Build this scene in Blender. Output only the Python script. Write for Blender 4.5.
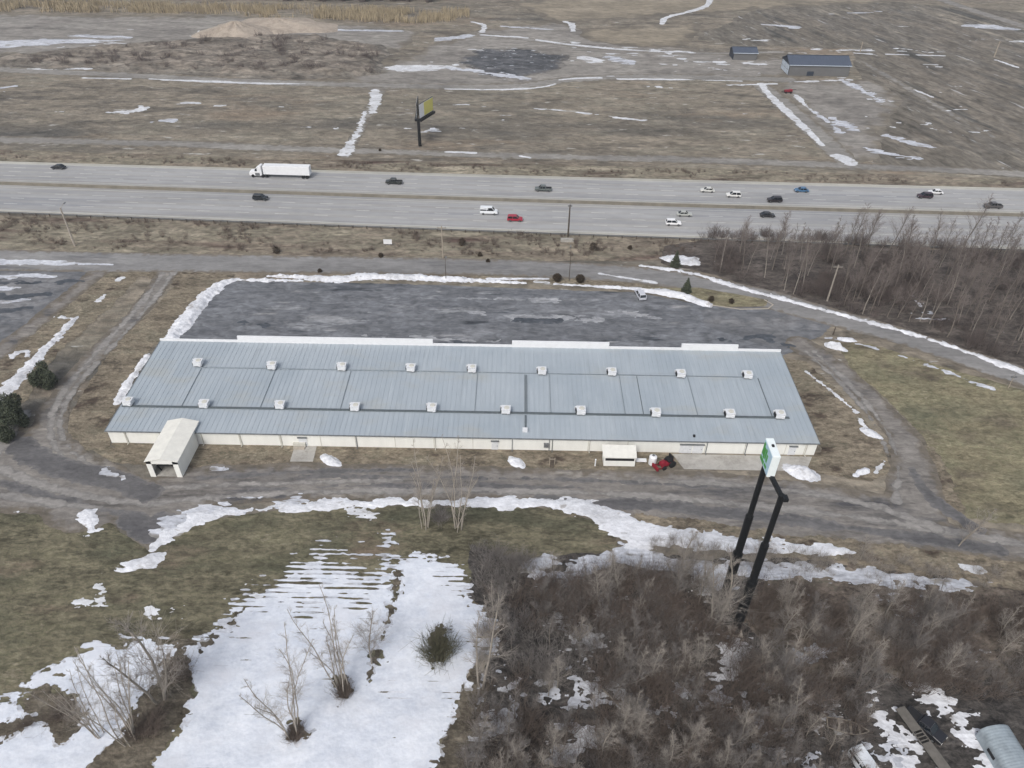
import bpy, math, random
import numpy as np
from mathutils import Matrix, Vector
R = math.radians
for o in list(bpy.data.objects): bpy.data.objects.remove(o)
SC = bpy.context.scene
COL = SC.collection
# ---------------------------------------------------------------- camera
W, H = 1024, 768
F = 740.0; CZ = 100.0; PITCH = math.atan(579/740.0); ROLL = 0.0178
cam = bpy.data.cameras.new('camera'); cam.sensor_width = 36; cam.lens = F/W*36
cam.clip_start = 1; cam.clip_end = 8000
CO = bpy.data.objects.new('camera', cam); COL.objects.link(CO)
RM = Matrix.Rotation(R(90)-PITCH, 3, 'X') @ Matrix.Rotation(ROLL, 3, 'Z')
CO.matrix_world = Matrix.Translation((0, 0, CZ)) @ RM.to_4x4()
SC.camera = CO
# ---------------------------------------------------------------- light
wd = bpy.data.worlds.new('World'); SC.world = wd; wd.use_nodes = True
nt = wd.node_tree; bg = nt.nodes['Background']
sky = nt.nodes.new('ShaderNodeTexSky'); sky.sky_type = 'NISHITA'; sky.sun_disc = False
SUN_EL, SUN_AZ = 48, 205
sky.sun_elevation = R(SUN_EL); sky.sun_rotation = R(SUN_AZ); sky.dust_density = 3.5; sky.air_density = 1.0; sky.ozone_density = 1.0
hs = nt.nodes.new('ShaderNodeHueSaturation'); hs.inputs['Saturation'].default_value = 0.5
nt.links.new(sky.outputs[0], hs.inputs['Color']); nt.links.new(hs.outputs[0], bg.inputs[0]); bg.inputs[1].default_value = 0.14
sl = bpy.data.lights.new('sun', 'SUN'); sl.energy = 1.2; sl.angle = R(14); sl.color = (1, .975, .94)
so = bpy.data.objects.new('sun', sl); COL.objects.link(so)
az = R(SUN_AZ); el = R(SUN_EL)
sd_ = Vector((math.sin(az)*math.cos(el), math.cos(az)*math.cos(el), math.sin(el)))
so.rotation_euler = sd_.to_track_quat('Z', 'Y').to_euler(); so.location = (0, 0, 300)
SC.view_settings.view_transform = 'Standard'; SC.view_settings.look = 'None'
SC.view_settings.exposure = 0.2; SC.view_settings.gamma = 1
SC.render.engine = 'CYCLES'; SC.cycles.max_bounces = 4; SC.cycles.diffuse_bounces = 2
# ---------------------------------------------------------------- helpers
def ray(px, py):
    return RM @ Vector(((px-W/2)/F, -(py-H/2)/F, -1))
def G(px, py, z=0.0):
    d = ray(px, py); t = (z-CZ)/d.z
    return (d.x*t, d.y*t)
def top_z(base, py):
    "height of the point straight above base (x, y) that shows at image row py"
    lo, hi = 0, 70
    inv = RM.transposed()
    for _ in range(40):
        m = (lo+hi)/2; v = inv @ Vector((base[0], base[1], m-CZ))
        y = H/2 - F*v.y/-v.z
        if y > py: lo = m
        else: hi = m
    return lo
def GP(pts, z=0.0): return [G(x, y, z) for x, y in pts]
def tag(o, label=None, cat=None, group=None, kind=None):
    if label: o['label'] = label
    if cat: o['category'] = cat
    if group: o['group'] = group
    if kind: o['kind'] = kind
    return o
def empty(name, loc, rz=0, label=None, cat=None, group=None):
    o = bpy.data.objects.new(name, None); COL.objects.link(o)
    o.location = loc; o.rotation_euler.z = rz; o.empty_display_size = .5
    return tag(o, label, cat, group)
def mesh_np(name, V, Fq, mat, smooth=False):
    "V (n,3) array, Fq (m,k) array of equal-sized faces"
    me = bpy.data.meshes.new(name)
    V = np.asarray(V, dtype=np.float32); Fq = np.asarray(Fq, dtype=np.int32)
    me.vertices.add(len(V)); me.vertices.foreach_set('co', V.ravel())
    m, k = Fq.shape
    me.loops.add(m*k); me.loops.foreach_set('vertex_index', Fq.ravel())
    me.polygons.add(m); me.polygons.foreach_set('loop_start', np.arange(0, m*k, k, dtype=np.int32))
    me.polygons.foreach_set('loop_total', np.full(m, k, dtype=np.int32))
    me.polygons.foreach_set('use_smooth', np.full(m, smooth, dtype=bool))
    if mat: me.materials.append(mat)
    me.update(calc_edges=True)
    return me
def link(name, me, parent=None):
    o = bpy.data.objects.new(name, me); COL.objects.link(o)
    if parent: o.parent = parent
    return o
def copy_tree(o, parent=None):
    c = o.copy(); COL.objects.link(c); c.parent = parent
    for ch in list(o.children): copy_tree(ch, c)
    return c
class MB:
    def __init__(s): s.v = []; s.f = []
    def add(s, vs, fs):
        n = len(s.v); s.v += [tuple(v) for v in vs]; s.f += [tuple(i+n for i in f) for f in fs]; return s
    def box(s, c, d, rz=0, top=1.0, shear=(0, 0)):
        cx, cy, cz = c; a, b, h = d[0]/2, d[1]/2, d[2]/2; vs = []
        for z, k in ((-h, 1), (h, top)):
            for x, y in ((-a, -b), (a, -b), (a, b), (-a, b)):
                x *= k; y *= k
                if z > 0: x += shear[0]; y += shear[1]
                X = x*math.cos(rz)-y*math.sin(rz); Y = x*math.sin(rz)+y*math.cos(rz)
                vs.append((cx+X, cy+Y, cz+z))
        return s.add(vs, [(3, 2, 1, 0), (4, 5, 6, 7), (0, 1, 5, 4), (1, 2, 6, 5), (2, 3, 7, 6), (3, 0, 4, 7)])
    def tube(s, p, q, r0, r1=None, n=8, cap=True):
        r1 = r0 if r1 is None else r1
        p, q = Vector(p), Vector(q); d = (q-p).normalized()
        u = d.orthogonal().normalized(); w = d.cross(u); vs = []
        for c, r in ((p, r0), (q, r1)):
            for i in range(n):
                a = 2*math.pi*i/n; vs.append(c+u*math.cos(a)*r+w*math.sin(a)*r)
        fs = [(i, (i+1) % n, n+(i+1) % n, n+i) for i in range(n)]
        if cap: fs += [tuple(range(n-1, -1, -1)), tuple(range(n, 2*n))]
        return s.add(vs, fs)
    def bar(s, p, q, w, h):
        "rectangular bar from p to q"
        p, q = Vector(p), Vector(q); d = (q-p).normalized()
        u = d.cross(Vector((0, 0, 1)))
        u = Vector((1, 0, 0)) if u.length < .05 else u.normalized()
        t = u.cross(d).normalized(); vs = []
        for c in (p, q):
            for a, b in ((-1, -1), (1, -1), (1, 1), (-1, 1)): vs.append(c+u*a*w/2+t*b*h/2)
        return s.add(vs, [(3, 2, 1, 0), (4, 5, 6, 7), (0, 1, 5, 4), (1, 2, 6, 5), (2, 3, 7, 6), (3, 0, 4, 7)])
    def prism(s, prof, y0, y1, ytop=None):
        "prof (x,z) polygon extruded in y; ytop = factor narrowing by z"
        n = len(prof); vs = []
        for y in (y0, y1):
            for x, z in prof:
                k = 1 if ytop is None else ytop(z)
                vs.append((x, y*k, z))
        fs = [(i, (i+1) % n, n+(i+1) % n, n+i) for i in range(n)] + [tuple(range(n-1, -1, -1)), tuple(range(n, 2*n))]
        return s.add(vs, fs)
    def build(s, name, mat, parent=None, bevel=0, smooth=False):
        me = bpy.data.meshes.new(name); me.from_pydata(s.v, [], s.f)
        if mat: me.materials.append(mat)
        import bmesh
        bm = bmesh.new(); bm.from_mesh(me); bmesh.ops.recalc_face_normals(bm, faces=bm.faces)
        if bevel: bmesh.ops.bevel(bm, geom=list(bm.edges), offset=bevel, segments=1, affect='EDGES', clamp_overlap=True)
        bm.to_mesh(me); bm.free()
        if smooth:
            for p in me.polygons: p.use_smooth = True
        return link(name, me, parent)
# ---------------------------------------------------------------- numpy noise
def _h(ix, iy, s):
    n = (ix.astype(np.int64)*374761393 + iy.astype(np.int64)*668265263 + s*974634777) & 0xffffffff
    n = ((n ^ (n >> 13))*1274126177) & 0xffffffff
    n = (n ^ (n >> 16))
    return (n & 0xffff)/65535.0
def vn(x, y, s=0):
    x0 = np.floor(x); y0 = np.floor(y); fx = x-x0; fy = y-y0
    fx = fx*fx*(3-2*fx); fy = fy*fy*(3-2*fy)
    a = _h(x0, y0, s); b = _h(x0+1, y0, s); c = _h(x0, y0+1, s); d = _h(x0+1, y0+1, s)
    return (a*(1-fx)+b*fx)*(1-fy)+(c*(1-fx)+d*fx)*fy
def fbm(x, y, size, oct=4, s=0, sx=1.0):
    "zero mean noise about -1..1, features of `size` metres (sx stretches along x)"
    t = 0; a = 1; n = 0
    for i in range(oct):
        t = t+a*(vn(x/size/sx*2**i+17*i, y/size*2**i-9*i, s+i)-.5)*2; n += a; a *= .55
    return t/n*1.3
# ---------------------------------------------------------------- field functions: >0 inside, in metres
def poly(px, z=0):
    P = np.array(GP(px, z)); Q = np.roll(P, -1, 0)
    def f(x, y):
        d = np.full(x.shape, 1e9); ins = np.zeros(x.shape, bool)
        for (ax, ay), (bx, by) in zip(P, Q):
            ex, ey = bx-ax, by-ay; L = ex*ex+ey*ey+1e-9
            t = np.clip(((x-ax)*ex+(y-ay)*ey)/L, 0, 1)
            d = np.minimum(d, np.hypot(x-ax-t*ex, y-ay-t*ey))
            c = (ay > y) != (by > y)
            xi = ax+(y-ay)*ex/(ey if abs(ey) > 1e-9 else 1e-9)
            ins ^= c & (x < xi)
        return np.where(ins, d, -d)
    f.bb = (P[:, 0].min(), P[:, 1].min(), P[:, 0].max(), P[:, 1].max()); return f
def smooth_line(P, n=2):
    for _ in range(n):
        Q = [P[0]]
        for a, b in zip(P[:-1], P[1:]): Q += [.75*a+.25*b, .25*a+.75*b]
        P = np.array(Q+[P[-1]])
    return P
def line(px, w, z=0, sm=2):
    "w: width in m, or list of widths per point"
    A = np.array(GP(px, z)); ws = np.array([w]*len(px) if np.isscalar(w) else w, float)
    A = smooth_line(np.c_[A, ws], sm); P = A[:, :2]; ws = A[:, 2]
    def f(x, y):
        best = np.full(x.shape, -1e9)
        for i in range(len(P)-1):
            ax, ay = P[i]; ex, ey = P[i+1]-P[i]; L = ex*ex+ey*ey+1e-9
            t = np.clip(((x-ax)*ex+(y-ay)*ey)/L, 0, 1)
            best = np.maximum(best, (ws[i]*(1-t)+ws[i+1]*t)/2-np.hypot(x-ax-t*ex, y-ay-t*ey))
        return best
    m = ws.max()/2
    f.bb = (P[:, 0].min()-m, P[:, 1].min()-m, P[:, 0].max()+m, P[:, 1].max()+m); return f
def union(*fs):
    def f(x, y):
        r = fs[0](x, y)
        for g in fs[1:]: r = np.maximum(r, g(x, y))
        return r
    b = np.array([g.bb for g in fs]); f.bb = (b[:, 0].min(), b[:, 1].min(), b[:, 2].max(), b[:, 3].max()); return f
def rough(g, *amps, sx=1.0):
    "amps: (amplitude m, size m)"
    def f(x, y):
        r = g(x, y)
        for i, (a, s) in enumerate(amps): r = r+a*fbm(x, y, s, 4, 7*i+3, sx)
        return r
    m = sum(a for a, _ in amps)
    f.bb = (g.bb[0]-m, g.bb[1]-m, g.bb[2]+m, g.bb[3]+m); return f
PC = [0]
def patch(name, mat, f, z, res, height=None, kind='structure', smooth=True, clip=None):
    PC[0] += 1; z += PC[0]*.00005
    x0, y0, x1, y1 = f.bb
    if clip: x0, y0, x1, y1 = max(x0, clip[0]), max(y0, clip[1]), min(x1, clip[2]), min(y1, clip[3])
    nx = int((x1-x0)/res)+3; ny = int((y1-y0)/res)+3
    xs = x0-res+np.arange(nx)*res; ys = y0-res+np.arange(ny)*res
    X, Y = np.meshgrid(xs, ys); S = f(X, Y); I = S > 0
    idx = np.arange(nx*ny).reshape(ny, nx)
    a, b, c, d = I[:-1, :-1], I[:-1, 1:], I[1:, 1:], I[1:, :-1]
    cnt = a.astype(int)+b+c+d
    full = cnt == 4
    quads = np.stack([idx[:-1, :-1][full], idx[:-1, 1:][full], idx[1:, 1:][full], idx[1:, :-1][full]], 1)
    vx = X.ravel(); vy = Y.ravel(); sv = S.ravel()
    EV = {}; ex = []; polys = []
    def cut(i, j):
        k = (i, j) if i < j else (j, i)
        if k not in EV:
            t = sv[k[0]]/(sv[k[0]]-sv[k[1]]); t = min(max(t, .02), .98)
            EV[k] = nx*ny+len(ex); ex.append((vx[k[0]]*(1-t)+vx[k[1]]*t, vy[k[0]]*(1-t)+vy[k[1]]*t))
        return EV[k]
    for r_, q_ in zip(*np.nonzero((cnt > 0) & (cnt < 4))):
        c4 = [int(idx[r_, q_]), int(idx[r_, q_+1]), int(idx[r_+1, q_+1]), int(idx[r_+1, q_])]; P = []
        for i in range(4):
            u, w = c4[i], c4[(i+1) % 4]
            if sv[u] > 0: P.append(u)
            if (sv[u] > 0) != (sv[w] > 0): P.append(cut(u, w))
        if len(P) > 2: polys.append(P)
    ex = np.array(ex) if ex else np.zeros((0, 2))
    AX = np.r_[vx, ex[:, 0]]; AY = np.r_[vy, ex[:, 1]]; AS = np.r_[np.maximum(sv, 0), np.zeros(len(ex))]
    loops = np.concatenate([quads.ravel()]+[np.array(p) for p in polys]).astype(np.int64) if (len(quads) or polys) else np.zeros(0, int)
    sizes = np.r_[np.full(len(quads), 4), np.array([len(p) for p in polys], int)].astype(int)
    used, inv = np.unique(loops, return_inverse=True)
    AX, AY, AS = AX[used], AY[used], AS[used]
    AZ = np.full(len(AX), z) if height is None else z+height(AX, AY, AS)
    me = bpy.data.meshes.new(name)
    me.vertices.add(len(AX)); me.vertices.foreach_set('co', np.stack([AX, AY, AZ], 1).astype(np.float32).ravel())
    me.loops.add(len(inv)); me.loops.foreach_set('vertex_index', inv.astype(np.int32).ravel())
    me.polygons.add(len(sizes)); me.polygons.foreach_set('loop_start', np.r_[0, np.cumsum(sizes)[:-1]].astype(np.int32))
    me.polygons.foreach_set('loop_total', sizes.astype(np.int32))
    me.polygons.foreach_set('use_smooth', np.full(len(sizes), smooth, bool))
    at = me.attributes.new('sd', 'FLOAT', 'POINT'); at.data.foreach_set('value', AS.astype(np.float32))
    me.materials.append(mat); me.update(calc_edges=True); me.validate()
    o = link(name, me)
    if kind: o['kind'] = kind
    return o
def bank(h, w, lump=.35, size=2.5):
    def g(x, y, s):
        t = np.clip(s/w, 0, 1); t = t*t*(3-2*t)
        return t*h*(1+lump*fbm(x, y, size, 3, 5))
    return g
# ---------------------------------------------------------------- materials
def new_mat(name):
    m = bpy.data.materials.new(name); m.use_nodes = True; return m
def lin(c): return tuple(((v/255+.055)/1.055)**2.4 if v/255 > .04 else v/255/12.92 for v in c)+(1,)
def ramp(nt, stops):
    r = nt.nodes.new('ShaderNodeValToRGB'); e = r.color_ramp.elements
    while len(e) < len(stops): e.new(.5)
    for el_, (p, c) in zip(e, stops): el_.position = p; el_.color = c
    return r
def gl(c, k=.66):
    m = sum(c)/3; return lin([m+(v-m)*k for v in c])
def ground_mat(name, cols, sizes=(40, 6, .8), wts=(.4, .35, .25), stretch=2.0, rot=0, rgh=.95, bump=.25, bsize=.5, span=.1, speck=None, edge=None, patchc=None, mott=(1.3, .3)):
    """cols: sRGB list dark..light mapped over mixed noises; sizes in metres. speck=(col,size,threshold); edge=(col,width m, noise m)"""
    m = new_mat(name); nt = m.node_tree; N = nt.nodes; L = nt.links; b = N['Principled BSDF']
    tc = N.new('ShaderNodeTexCoord'); mp = N.new('ShaderNodeMapping'); mp.vector_type = 'TEXTURE'; mp.inputs['Rotation'].default_value = (0, 0, R(rot)); mp.inputs['Scale'].default_value = (stretch, 1, 1)
    L.new(tc.outputs['Object'], mp.inputs[0]); tot = None
    for i, (s, w) in enumerate(zip(sizes, wts)):
        n = N.new('ShaderNodeTexNoise'); n.inputs['Scale'].default_value = 1/s; n.inputs['Detail'].default_value = 7; n.inputs['Roughness'].default_value = .65
        n.inputs['Distortion'].default_value = .4 if i == 0 else 0
        L.new(mp.outputs[0], n.inputs['Vector'])
        mu = N.new('ShaderNodeMath'); mu.operation = 'MULTIPLY_ADD'; L.new(n.outputs[0], mu.inputs[0]); mu.inputs[1].default_value = w
        if tot: L.new(tot, mu.inputs[2])
        else: mu.inputs[2].default_value = 0
        tot = mu.outputs[0]
    k = len(cols); r = ramp(nt, [(.5-span+2*span*i/(k-1), gl(c)) for i, c in enumerate(cols)]); L.new(tot, r.inputs[0]); out = r.outputs[0]
    def mask(size, thr, soft, off=0, st=False):
        n = N.new('ShaderNodeTexNoise'); n.inputs['Scale'].default_value = 1/size; n.inputs['Detail'].default_value = 6; n.inputs['Roughness'].default_value = .6
        mp2 = N.new('ShaderNodeMapping'); mp2.inputs['Location'].default_value = (off, off*.7, 0); L.new(mp.outputs[0] if st else tc.outputs['Object'], mp2.inputs[0]); L.new(mp2.outputs[0], n.inputs['Vector'])
        g = N.new('ShaderNodeMapRange'); g.inputs[1].default_value = thr-soft; g.inputs[2].default_value = thr+soft; L.new(n.outputs[0], g.inputs[0]); return g.outputs[0]
    def mixc(fac, c, base):
        x = N.new('ShaderNodeMix'); x.data_type = 'RGBA'; L.new(fac, x.inputs[0]); L.new(base, x.inputs[6]); x.inputs[7].default_value = gl(c); return x.outputs[2]
    for q in (patchc or []):
        out = mixc(mask(q[1], q[2], q[3] if len(q) > 3 else .04, q[1]*3.7, True), q[0], out)
    if edge:
        a = N.new('ShaderNodeAttribute'); a.attribute_name = 'sd'
        n = N.new('ShaderNodeTexNoise'); n.inputs['Scale'].default_value = 1/edge[2]; n.inputs['Detail'].default_value = 5; L.new(tc.outputs['Object'], n.inputs['Vector'])
        g = N.new('ShaderNodeMapRange'); g.inputs[1].default_value = .35; g.inputs[2].default_value = .65; g.inputs[3].default_value = 0; g.inputs[4].default_value = edge[1]*1.6; L.new(n.outputs[0], g.inputs[0])
        d = N.new('ShaderNodeMath'); d.operation = 'SUBTRACT'; L.new(g.outputs[0], d.inputs[0]); L.new(a.outputs['Fac'], d.inputs[1])
        e = N.new('ShaderNodeMapRange'); e.inputs[1].default_value = -edge[1]*.5; e.inputs[2].default_value = edge[1]*.5; L.new(d.outputs[0], e.inputs[0])
        out = mixc(e.outputs[0], edge[0], out)
    if mott:
        for j, (ms, ma, msx) in enumerate(((mott[0], mott[1], 1.7), (mott[0]*2.9, mott[1]*.75, 3.0))):
            mp3 = N.new('ShaderNodeMapping'); mp3.vector_type = 'TEXTURE'; mp3.inputs['Rotation'].default_value = (0, 0, R(rot)); mp3.inputs['Scale'].default_value = (msx, 1, 1); mp3.inputs['Location'].default_value = (ms*13, ms*7, 0); L.new(tc.outputs['Object'], mp3.inputs[0])
            n = N.new('ShaderNodeTexNoise'); n.inputs['Scale'].default_value = 1/ms; n.inputs['Detail'].default_value = 4; n.inputs['Roughness'].default_value = .6; n.inputs['Distortion'].default_value = .8; L.new(mp3.outputs[0], n.inputs['Vector'])
            g = N.new('ShaderNodeMapRange'); g.inputs[1].default_value = .32; g.inputs[2].default_value = .68; g.inputs[3].default_value = 1-ma; g.inputs[4].default_value = 1+ma; L.new(n.outputs[0], g.inputs[0])
            vm = N.new('ShaderNodeVectorMath'); vm.operation = 'SCALE'; L.new(out, vm.inputs[0]); L.new(g.outputs[0], vm.inputs['Scale']); out = vm.outputs[0]
    if speck: out = mixc(mask(speck[1], speck[2], .03, 91, True), speck[0], out)
    L.new(out, b.inputs['Base Color']); b.inputs['Roughness'].default_value = rgh; b.inputs['Specular IOR Level'].default_value = .2
    if bump:
        n = N.new('ShaderNodeTexNoise'); n.inputs['Scale'].default_value = 1/bsize; n.inputs['Detail'].default_value = 5; L.new(tc.outputs['Object'], n.inputs['Vector'])
        bp = N.new('ShaderNodeBump'); bp.inputs['Strength'].default_value = bump; bp.inputs['Distance'].default_value = bsize*.6; L.new(n.outputs[0], bp.inputs['Height']); L.new(bp.outputs[0], b.inputs['Normal'])
    return m
def plain(name, c, rgh=.6, metal=0, var=.12, size=.6, stretch=(1, 1, 1), spec=.4, coord='Object'):
    m = new_mat(name); nt = m.node_tree; N = nt.nodes; L = nt.links; b = N['Principled BSDF']
    tc = N.new('ShaderNodeTexCoord'); mp = N.new('ShaderNodeMapping'); mp.inputs['Scale'].default_value = stretch; L.new(tc.outputs[coord], mp.inputs[0])
    n = N.new('ShaderNodeTexNoise'); n.inputs['Scale'].default_value = 1/size; n.inputs['Detail'].default_value = 6; n.inputs['Roughness'].default_value = .6; L.new(mp.outputs[0], n.inputs['Vector'])
    c = lin(c); r = ramp(nt, [(.3, tuple(v*(1-var) for v in c[:3])+(1,)), (.7, tuple(min(1, v*(1+var)) for v in c[:3])+(1,))]); L.new(n.outputs[0], r.inputs[0]); L.new(r.outputs[0], b.inputs['Base Color'])
    b.inputs['Roughness'].default_value = rgh; b.inputs['Metallic'].default_value = metal; b.inputs['Specular IOR Level'].default_value = spec
    return m
M = {}
M['field'] = ground_mat('field_ground', [(94, 87, 76), (118, 108, 92), (138, 125, 105), (124, 116, 98), (156, 143, 121)], sizes=(45, 8, 1.8), wts=(.35, .4, .25), stretch=3.2, bump=.5, bsize=1.6,
                        patchc=[((92, 88, 80), 60, .6, .06), ((136, 118, 96), 26, .62, .05)], speck=((176, 172, 162), 3.0, .655), mott=(2.6, .32))
M['field_brush'] = ground_mat('brush_ground', [(98, 89, 78), (122, 110, 96), (136, 124, 108), (110, 101, 89)], sizes=(20, 5, 1.5), stretch=1.6, bump=.6, bsize=1.6, edge=((118, 110, 98), 5, 6), mott=(2.6, .5))
M['far_dirt'] = ground_mat('far_dirt', [(112, 107, 100), (134, 127, 118), (146, 140, 130), (128, 120, 112)], sizes=(40, 10, 2), stretch=2.5, edge=((122, 112, 96), 5, 8), mott=(3, .25))
M['tan_field'] = ground_mat('tan_field', [(128, 117, 97), (146, 132, 108), (158, 144, 120)], sizes=(40, 10, 2), stretch=2.5, edge=((116, 106, 90), 6, 9), mott=(3, .22))
M['dark_gravel'] = ground_mat('dark_gravel', [(62, 64, 68), (82, 84, 88), (104, 104, 106)], sizes=(15, 4, 1), stretch=2, speck=((190, 196, 205), 2.4, .64), edge=((118, 112, 104), 3, 5), mott=(2.5, .4))
M['plough'] = ground_mat('plough_field', [(92, 87, 77), (124, 113, 97), (106, 100, 90), (142, 131, 112)], sizes=(40, 9, 2.2), stretch=7, rot=-75, span=.09, edge=((112, 104, 90), 14, 14), speck=((176, 176, 176), 3.2, .655), patchc=[((82, 80, 74), 14, .61, .03)], mott=(3, .38))
M['track'] = ground_mat('track_gravel', [(116, 112, 106), (138, 133, 125), (152, 147, 138)], sizes=(20, 4, .8), stretch=3, edge=((120, 110, 94), 1.2, 2.5), mott=(2, .18))
M['verge'] = ground_mat('verge_grass', [(108, 95, 80), (138, 123, 102), (124, 116, 94), (156, 142, 118)], sizes=(16, 3, .8), stretch=5, bump=.5, bsize=1, patchc=[((94, 72, 62), 9, .6, .05)], mott=(1.6, .4))
M['concrete_road'] = ground_mat('highway_concrete', [(152, 150, 146), (165, 163, 159), (174, 172, 167)], sizes=(40, 5, 1), stretch=12, rot=0, bump=.1, rgh=.85, patchc=[((144, 146, 150), 9, .58, .06)], mott=(2.5, .05))
M['wear'] = ground_mat('highway_wear', [(146, 146, 147), (156, 156, 156), (164, 163, 162)], sizes=(40, 5, 1), stretch=14, bump=.1, rgh=.85, mott=(2.5, .05), patchc=[((164, 164, 164), 6, .52, .06)])
M['shoulder'] = ground_mat('highway_shoulder', [(160, 157, 146), (176, 172, 158), (184, 180, 166)], sizes=(40, 5, 1), stretch=8, bump=.1, mott=(2.5, .07))
M['asphalt'] = ground_mat('old_asphalt', [(118, 116, 114), (134, 132, 130), (148, 146, 143)], sizes=(30, 5, .9), stretch=5, bump=.15, rgh=.9, edge=((122, 112, 98), .9, 1.6), patchc=[((106, 106, 108), 8, .62, .04)], mott=(1.4, .12))
M['lane'] = ground_mat('lane_gravel', [(94, 90, 86), (115, 109, 103), (134, 127, 119), (122, 116, 109), (150, 142, 131)], sizes=(26, 5, .7), wts=(.4, .4, .2), stretch=4.5, span=.09, bump=.25, bsize=.4, edge=((112, 102, 88), 1.4, 2.5), patchc=[((82, 81, 84), 8, .62, .05), ((136, 130, 122), 7, .65, .06)], speck=((168, 164, 160), .8, .73), mott=(1.1, .2))
M['rut_pale'] = ground_mat('pale_rut', [(124, 120, 116), (142, 137, 131), (154, 148, 141)], sizes=(10, 3, .6), stretch=3, bump=.2, mott=(.9, .16), edge=((124, 120, 115), .35, 1.2))
M['rut_dark'] = ground_mat('dark_rut', [(82, 81, 84), (97, 95, 96), (108, 106, 105)], sizes=(10, 3, .6), stretch=3, bump=.2, mott=(.9, .16), edge=((112, 109, 107), .5, 1.2))
M['lot'] = ground_mat('parking_asphalt', [(80, 83, 90), (100, 103, 109), (114, 117, 122), (98, 101, 107), (136, 138, 141)], sizes=(22, 5, .8), wts=(.35, .45, .2), stretch=4, span=.1, bump=.15, rgh=.8, patchc=[((64, 69, 76), 7, .63, .03), ((128, 130, 134), 8, .62, .06), ((146, 145, 145), 3.5, .66, .04)], mott=(1.5, .3))
M['lot_grey'] = ground_mat('parking_worn', [(108, 110, 113), (122, 122, 124), (134, 133, 132)], sizes=(14, 4, .8), stretch=3, span=.1, bump=.15, patchc=[((92, 96, 102), 6, .6, .03)], edge=((104, 106, 110), 6, 4), mott=(1.5, .25))
M['lot_pale'] = ground_mat('pale_asphalt', [(128, 130, 134), (150, 152, 156), (168, 169, 172)], sizes=(6, 2, .5), stretch=2, bump=.1, mott=(.8, .2))
M['lot_dark'] = ground_mat('wet_asphalt', [(58, 64, 72), (74, 80, 88), (88, 92, 99)], sizes=(6, 2, .5), stretch=2, bump=.05, rgh=.5, mott=(1, .2))
M['lawn_olive'] = ground_mat('lawn_olive', [(76, 72, 52), (98, 92, 68), (116, 108, 81), (106, 101, 72), (134, 123, 96)], sizes=(16, 3.5, .5), wts=(.35, .35, .3), stretch=2.6, bump=.5, bsize=.4, patchc=[((82, 82, 60), 9, .57, .08), ((112, 96, 76), 7, .62, .06)], speck=((146, 130, 100), .5, .7), mott=(.8, .38))
M['lawn_tan'] = ground_mat('lawn_tan', [(100, 91, 66), (124, 114, 82), (140, 128, 94), (122, 118, 82), (152, 139, 106)], sizes=(18, 4, .5), wts=(.35, .35, .3), stretch=1.8, bump=.45, bsize=.4, patchc=[((108, 106, 78), 12, .58, .1), ((102, 90, 72), 8, .62, .08)], mott=(.9, .32))
M['lawn_brown'] = ground_mat('lawn_brown', [(92, 81, 66), (120, 107, 86), (136, 121, 97), (114, 106, 84), (146, 132, 108)], sizes=(12, 3, .5), wts=(.35, .35, .3), stretch=1.6, bump=.5, bsize=.4, patchc=[((80, 66, 54), 5, .61, .05)], mott=(.8, .36))
M['litter'] = ground_mat('leaf_litter', [(46, 44, 43), (64, 60, 57), (82, 76, 71), (70, 66, 62), (98, 91, 85)], sizes=(12, 2.5, .5), wts=(.3, .4, .3), stretch=1.2, bump=.6, bsize=.5, speck=((176, 180, 188), 1.6, .72), mott=(.8, .5))
M['litter_dark'] = ground_mat('leaf_litter_dark', [(66, 59, 55), (88, 79, 72), (108, 97, 88)], sizes=(12, 2.5, .5), wts=(.3, .4, .3), stretch=2, bump=.6, bsize=.6, mott=(1.2, .45))
M['litter_brown'] = ground_mat('brown_litter', [(70, 60, 52), (96, 84, 72), (116, 102, 88), (104, 96, 80), (132, 120, 104)], sizes=(10, 2.5, .5), wts=(.3, .4, .3), stretch=1.2, bump=.6, bsize=.5, mott=(.8, .45))
M['brown_turf'] = ground_mat('brown_turf', [(70, 62, 50), (96, 86, 70), (118, 108, 90)], sizes=(6, 2, .4), stretch=1.3, bump=.6, bsize=.4, mott=(.7, .4))
M['snow'] = ground_mat('snow', [(188, 197, 213), (208, 215, 227), (224, 229, 238)], sizes=(12, 2.5, .5), stretch=1.4, rgh=.7, bump=.2, bsize=.9, patchc=[((206, 210, 220), 6, .6, .08)], mott=(1.5, .05))
M['snow_old'] = ground_mat('old_snow', [(184, 185, 190), (210, 212, 218), (226, 228, 234)], sizes=(6, 1.5, .4), stretch=1.6, rgh=.8, bump=.5, bsize=.6, patchc=[((168, 164, 162), 2, .64, .04)], mott=(.9, .1))
M['snow_far'] = ground_mat('far_snow', [(186, 188, 192), (204, 206, 210), (220, 222, 226)], sizes=(8, 2, .5), stretch=2, rgh=.8, bump=.3, bsize=.6, patchc=[((164, 160, 154), 2, .6, .05)], mott=(1.5, .1))
M['snow_thin'] = ground_mat('thin_snow', [(158, 162, 172), (186, 190, 200), (206, 209, 217)], sizes=(8, 2, .5), stretch=3, rgh=.8, bump=.3, bsize=.5, patchc=[((142, 138, 132), 2, .6, .04)], mott=(.9, .18))
M['sand'] = ground_mat('sand', [(150, 134, 116), (170, 152, 132), (182, 164, 142)], sizes=(9, 2, .5), stretch=1, mott=(2, .12))
M['concrete'] = ground_mat('concrete_pad', [(152, 147, 138), (170, 165, 155), (180, 176, 167)], sizes=(5, 1.4, .3), stretch=1, bump=.1, patchc=[((124, 116, 106), 2.5, .68, .04)], mott=(1, .08))
M['kerb'] = plain('kerb_concrete', (168, 160, 148), .9, var=.15)
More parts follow.
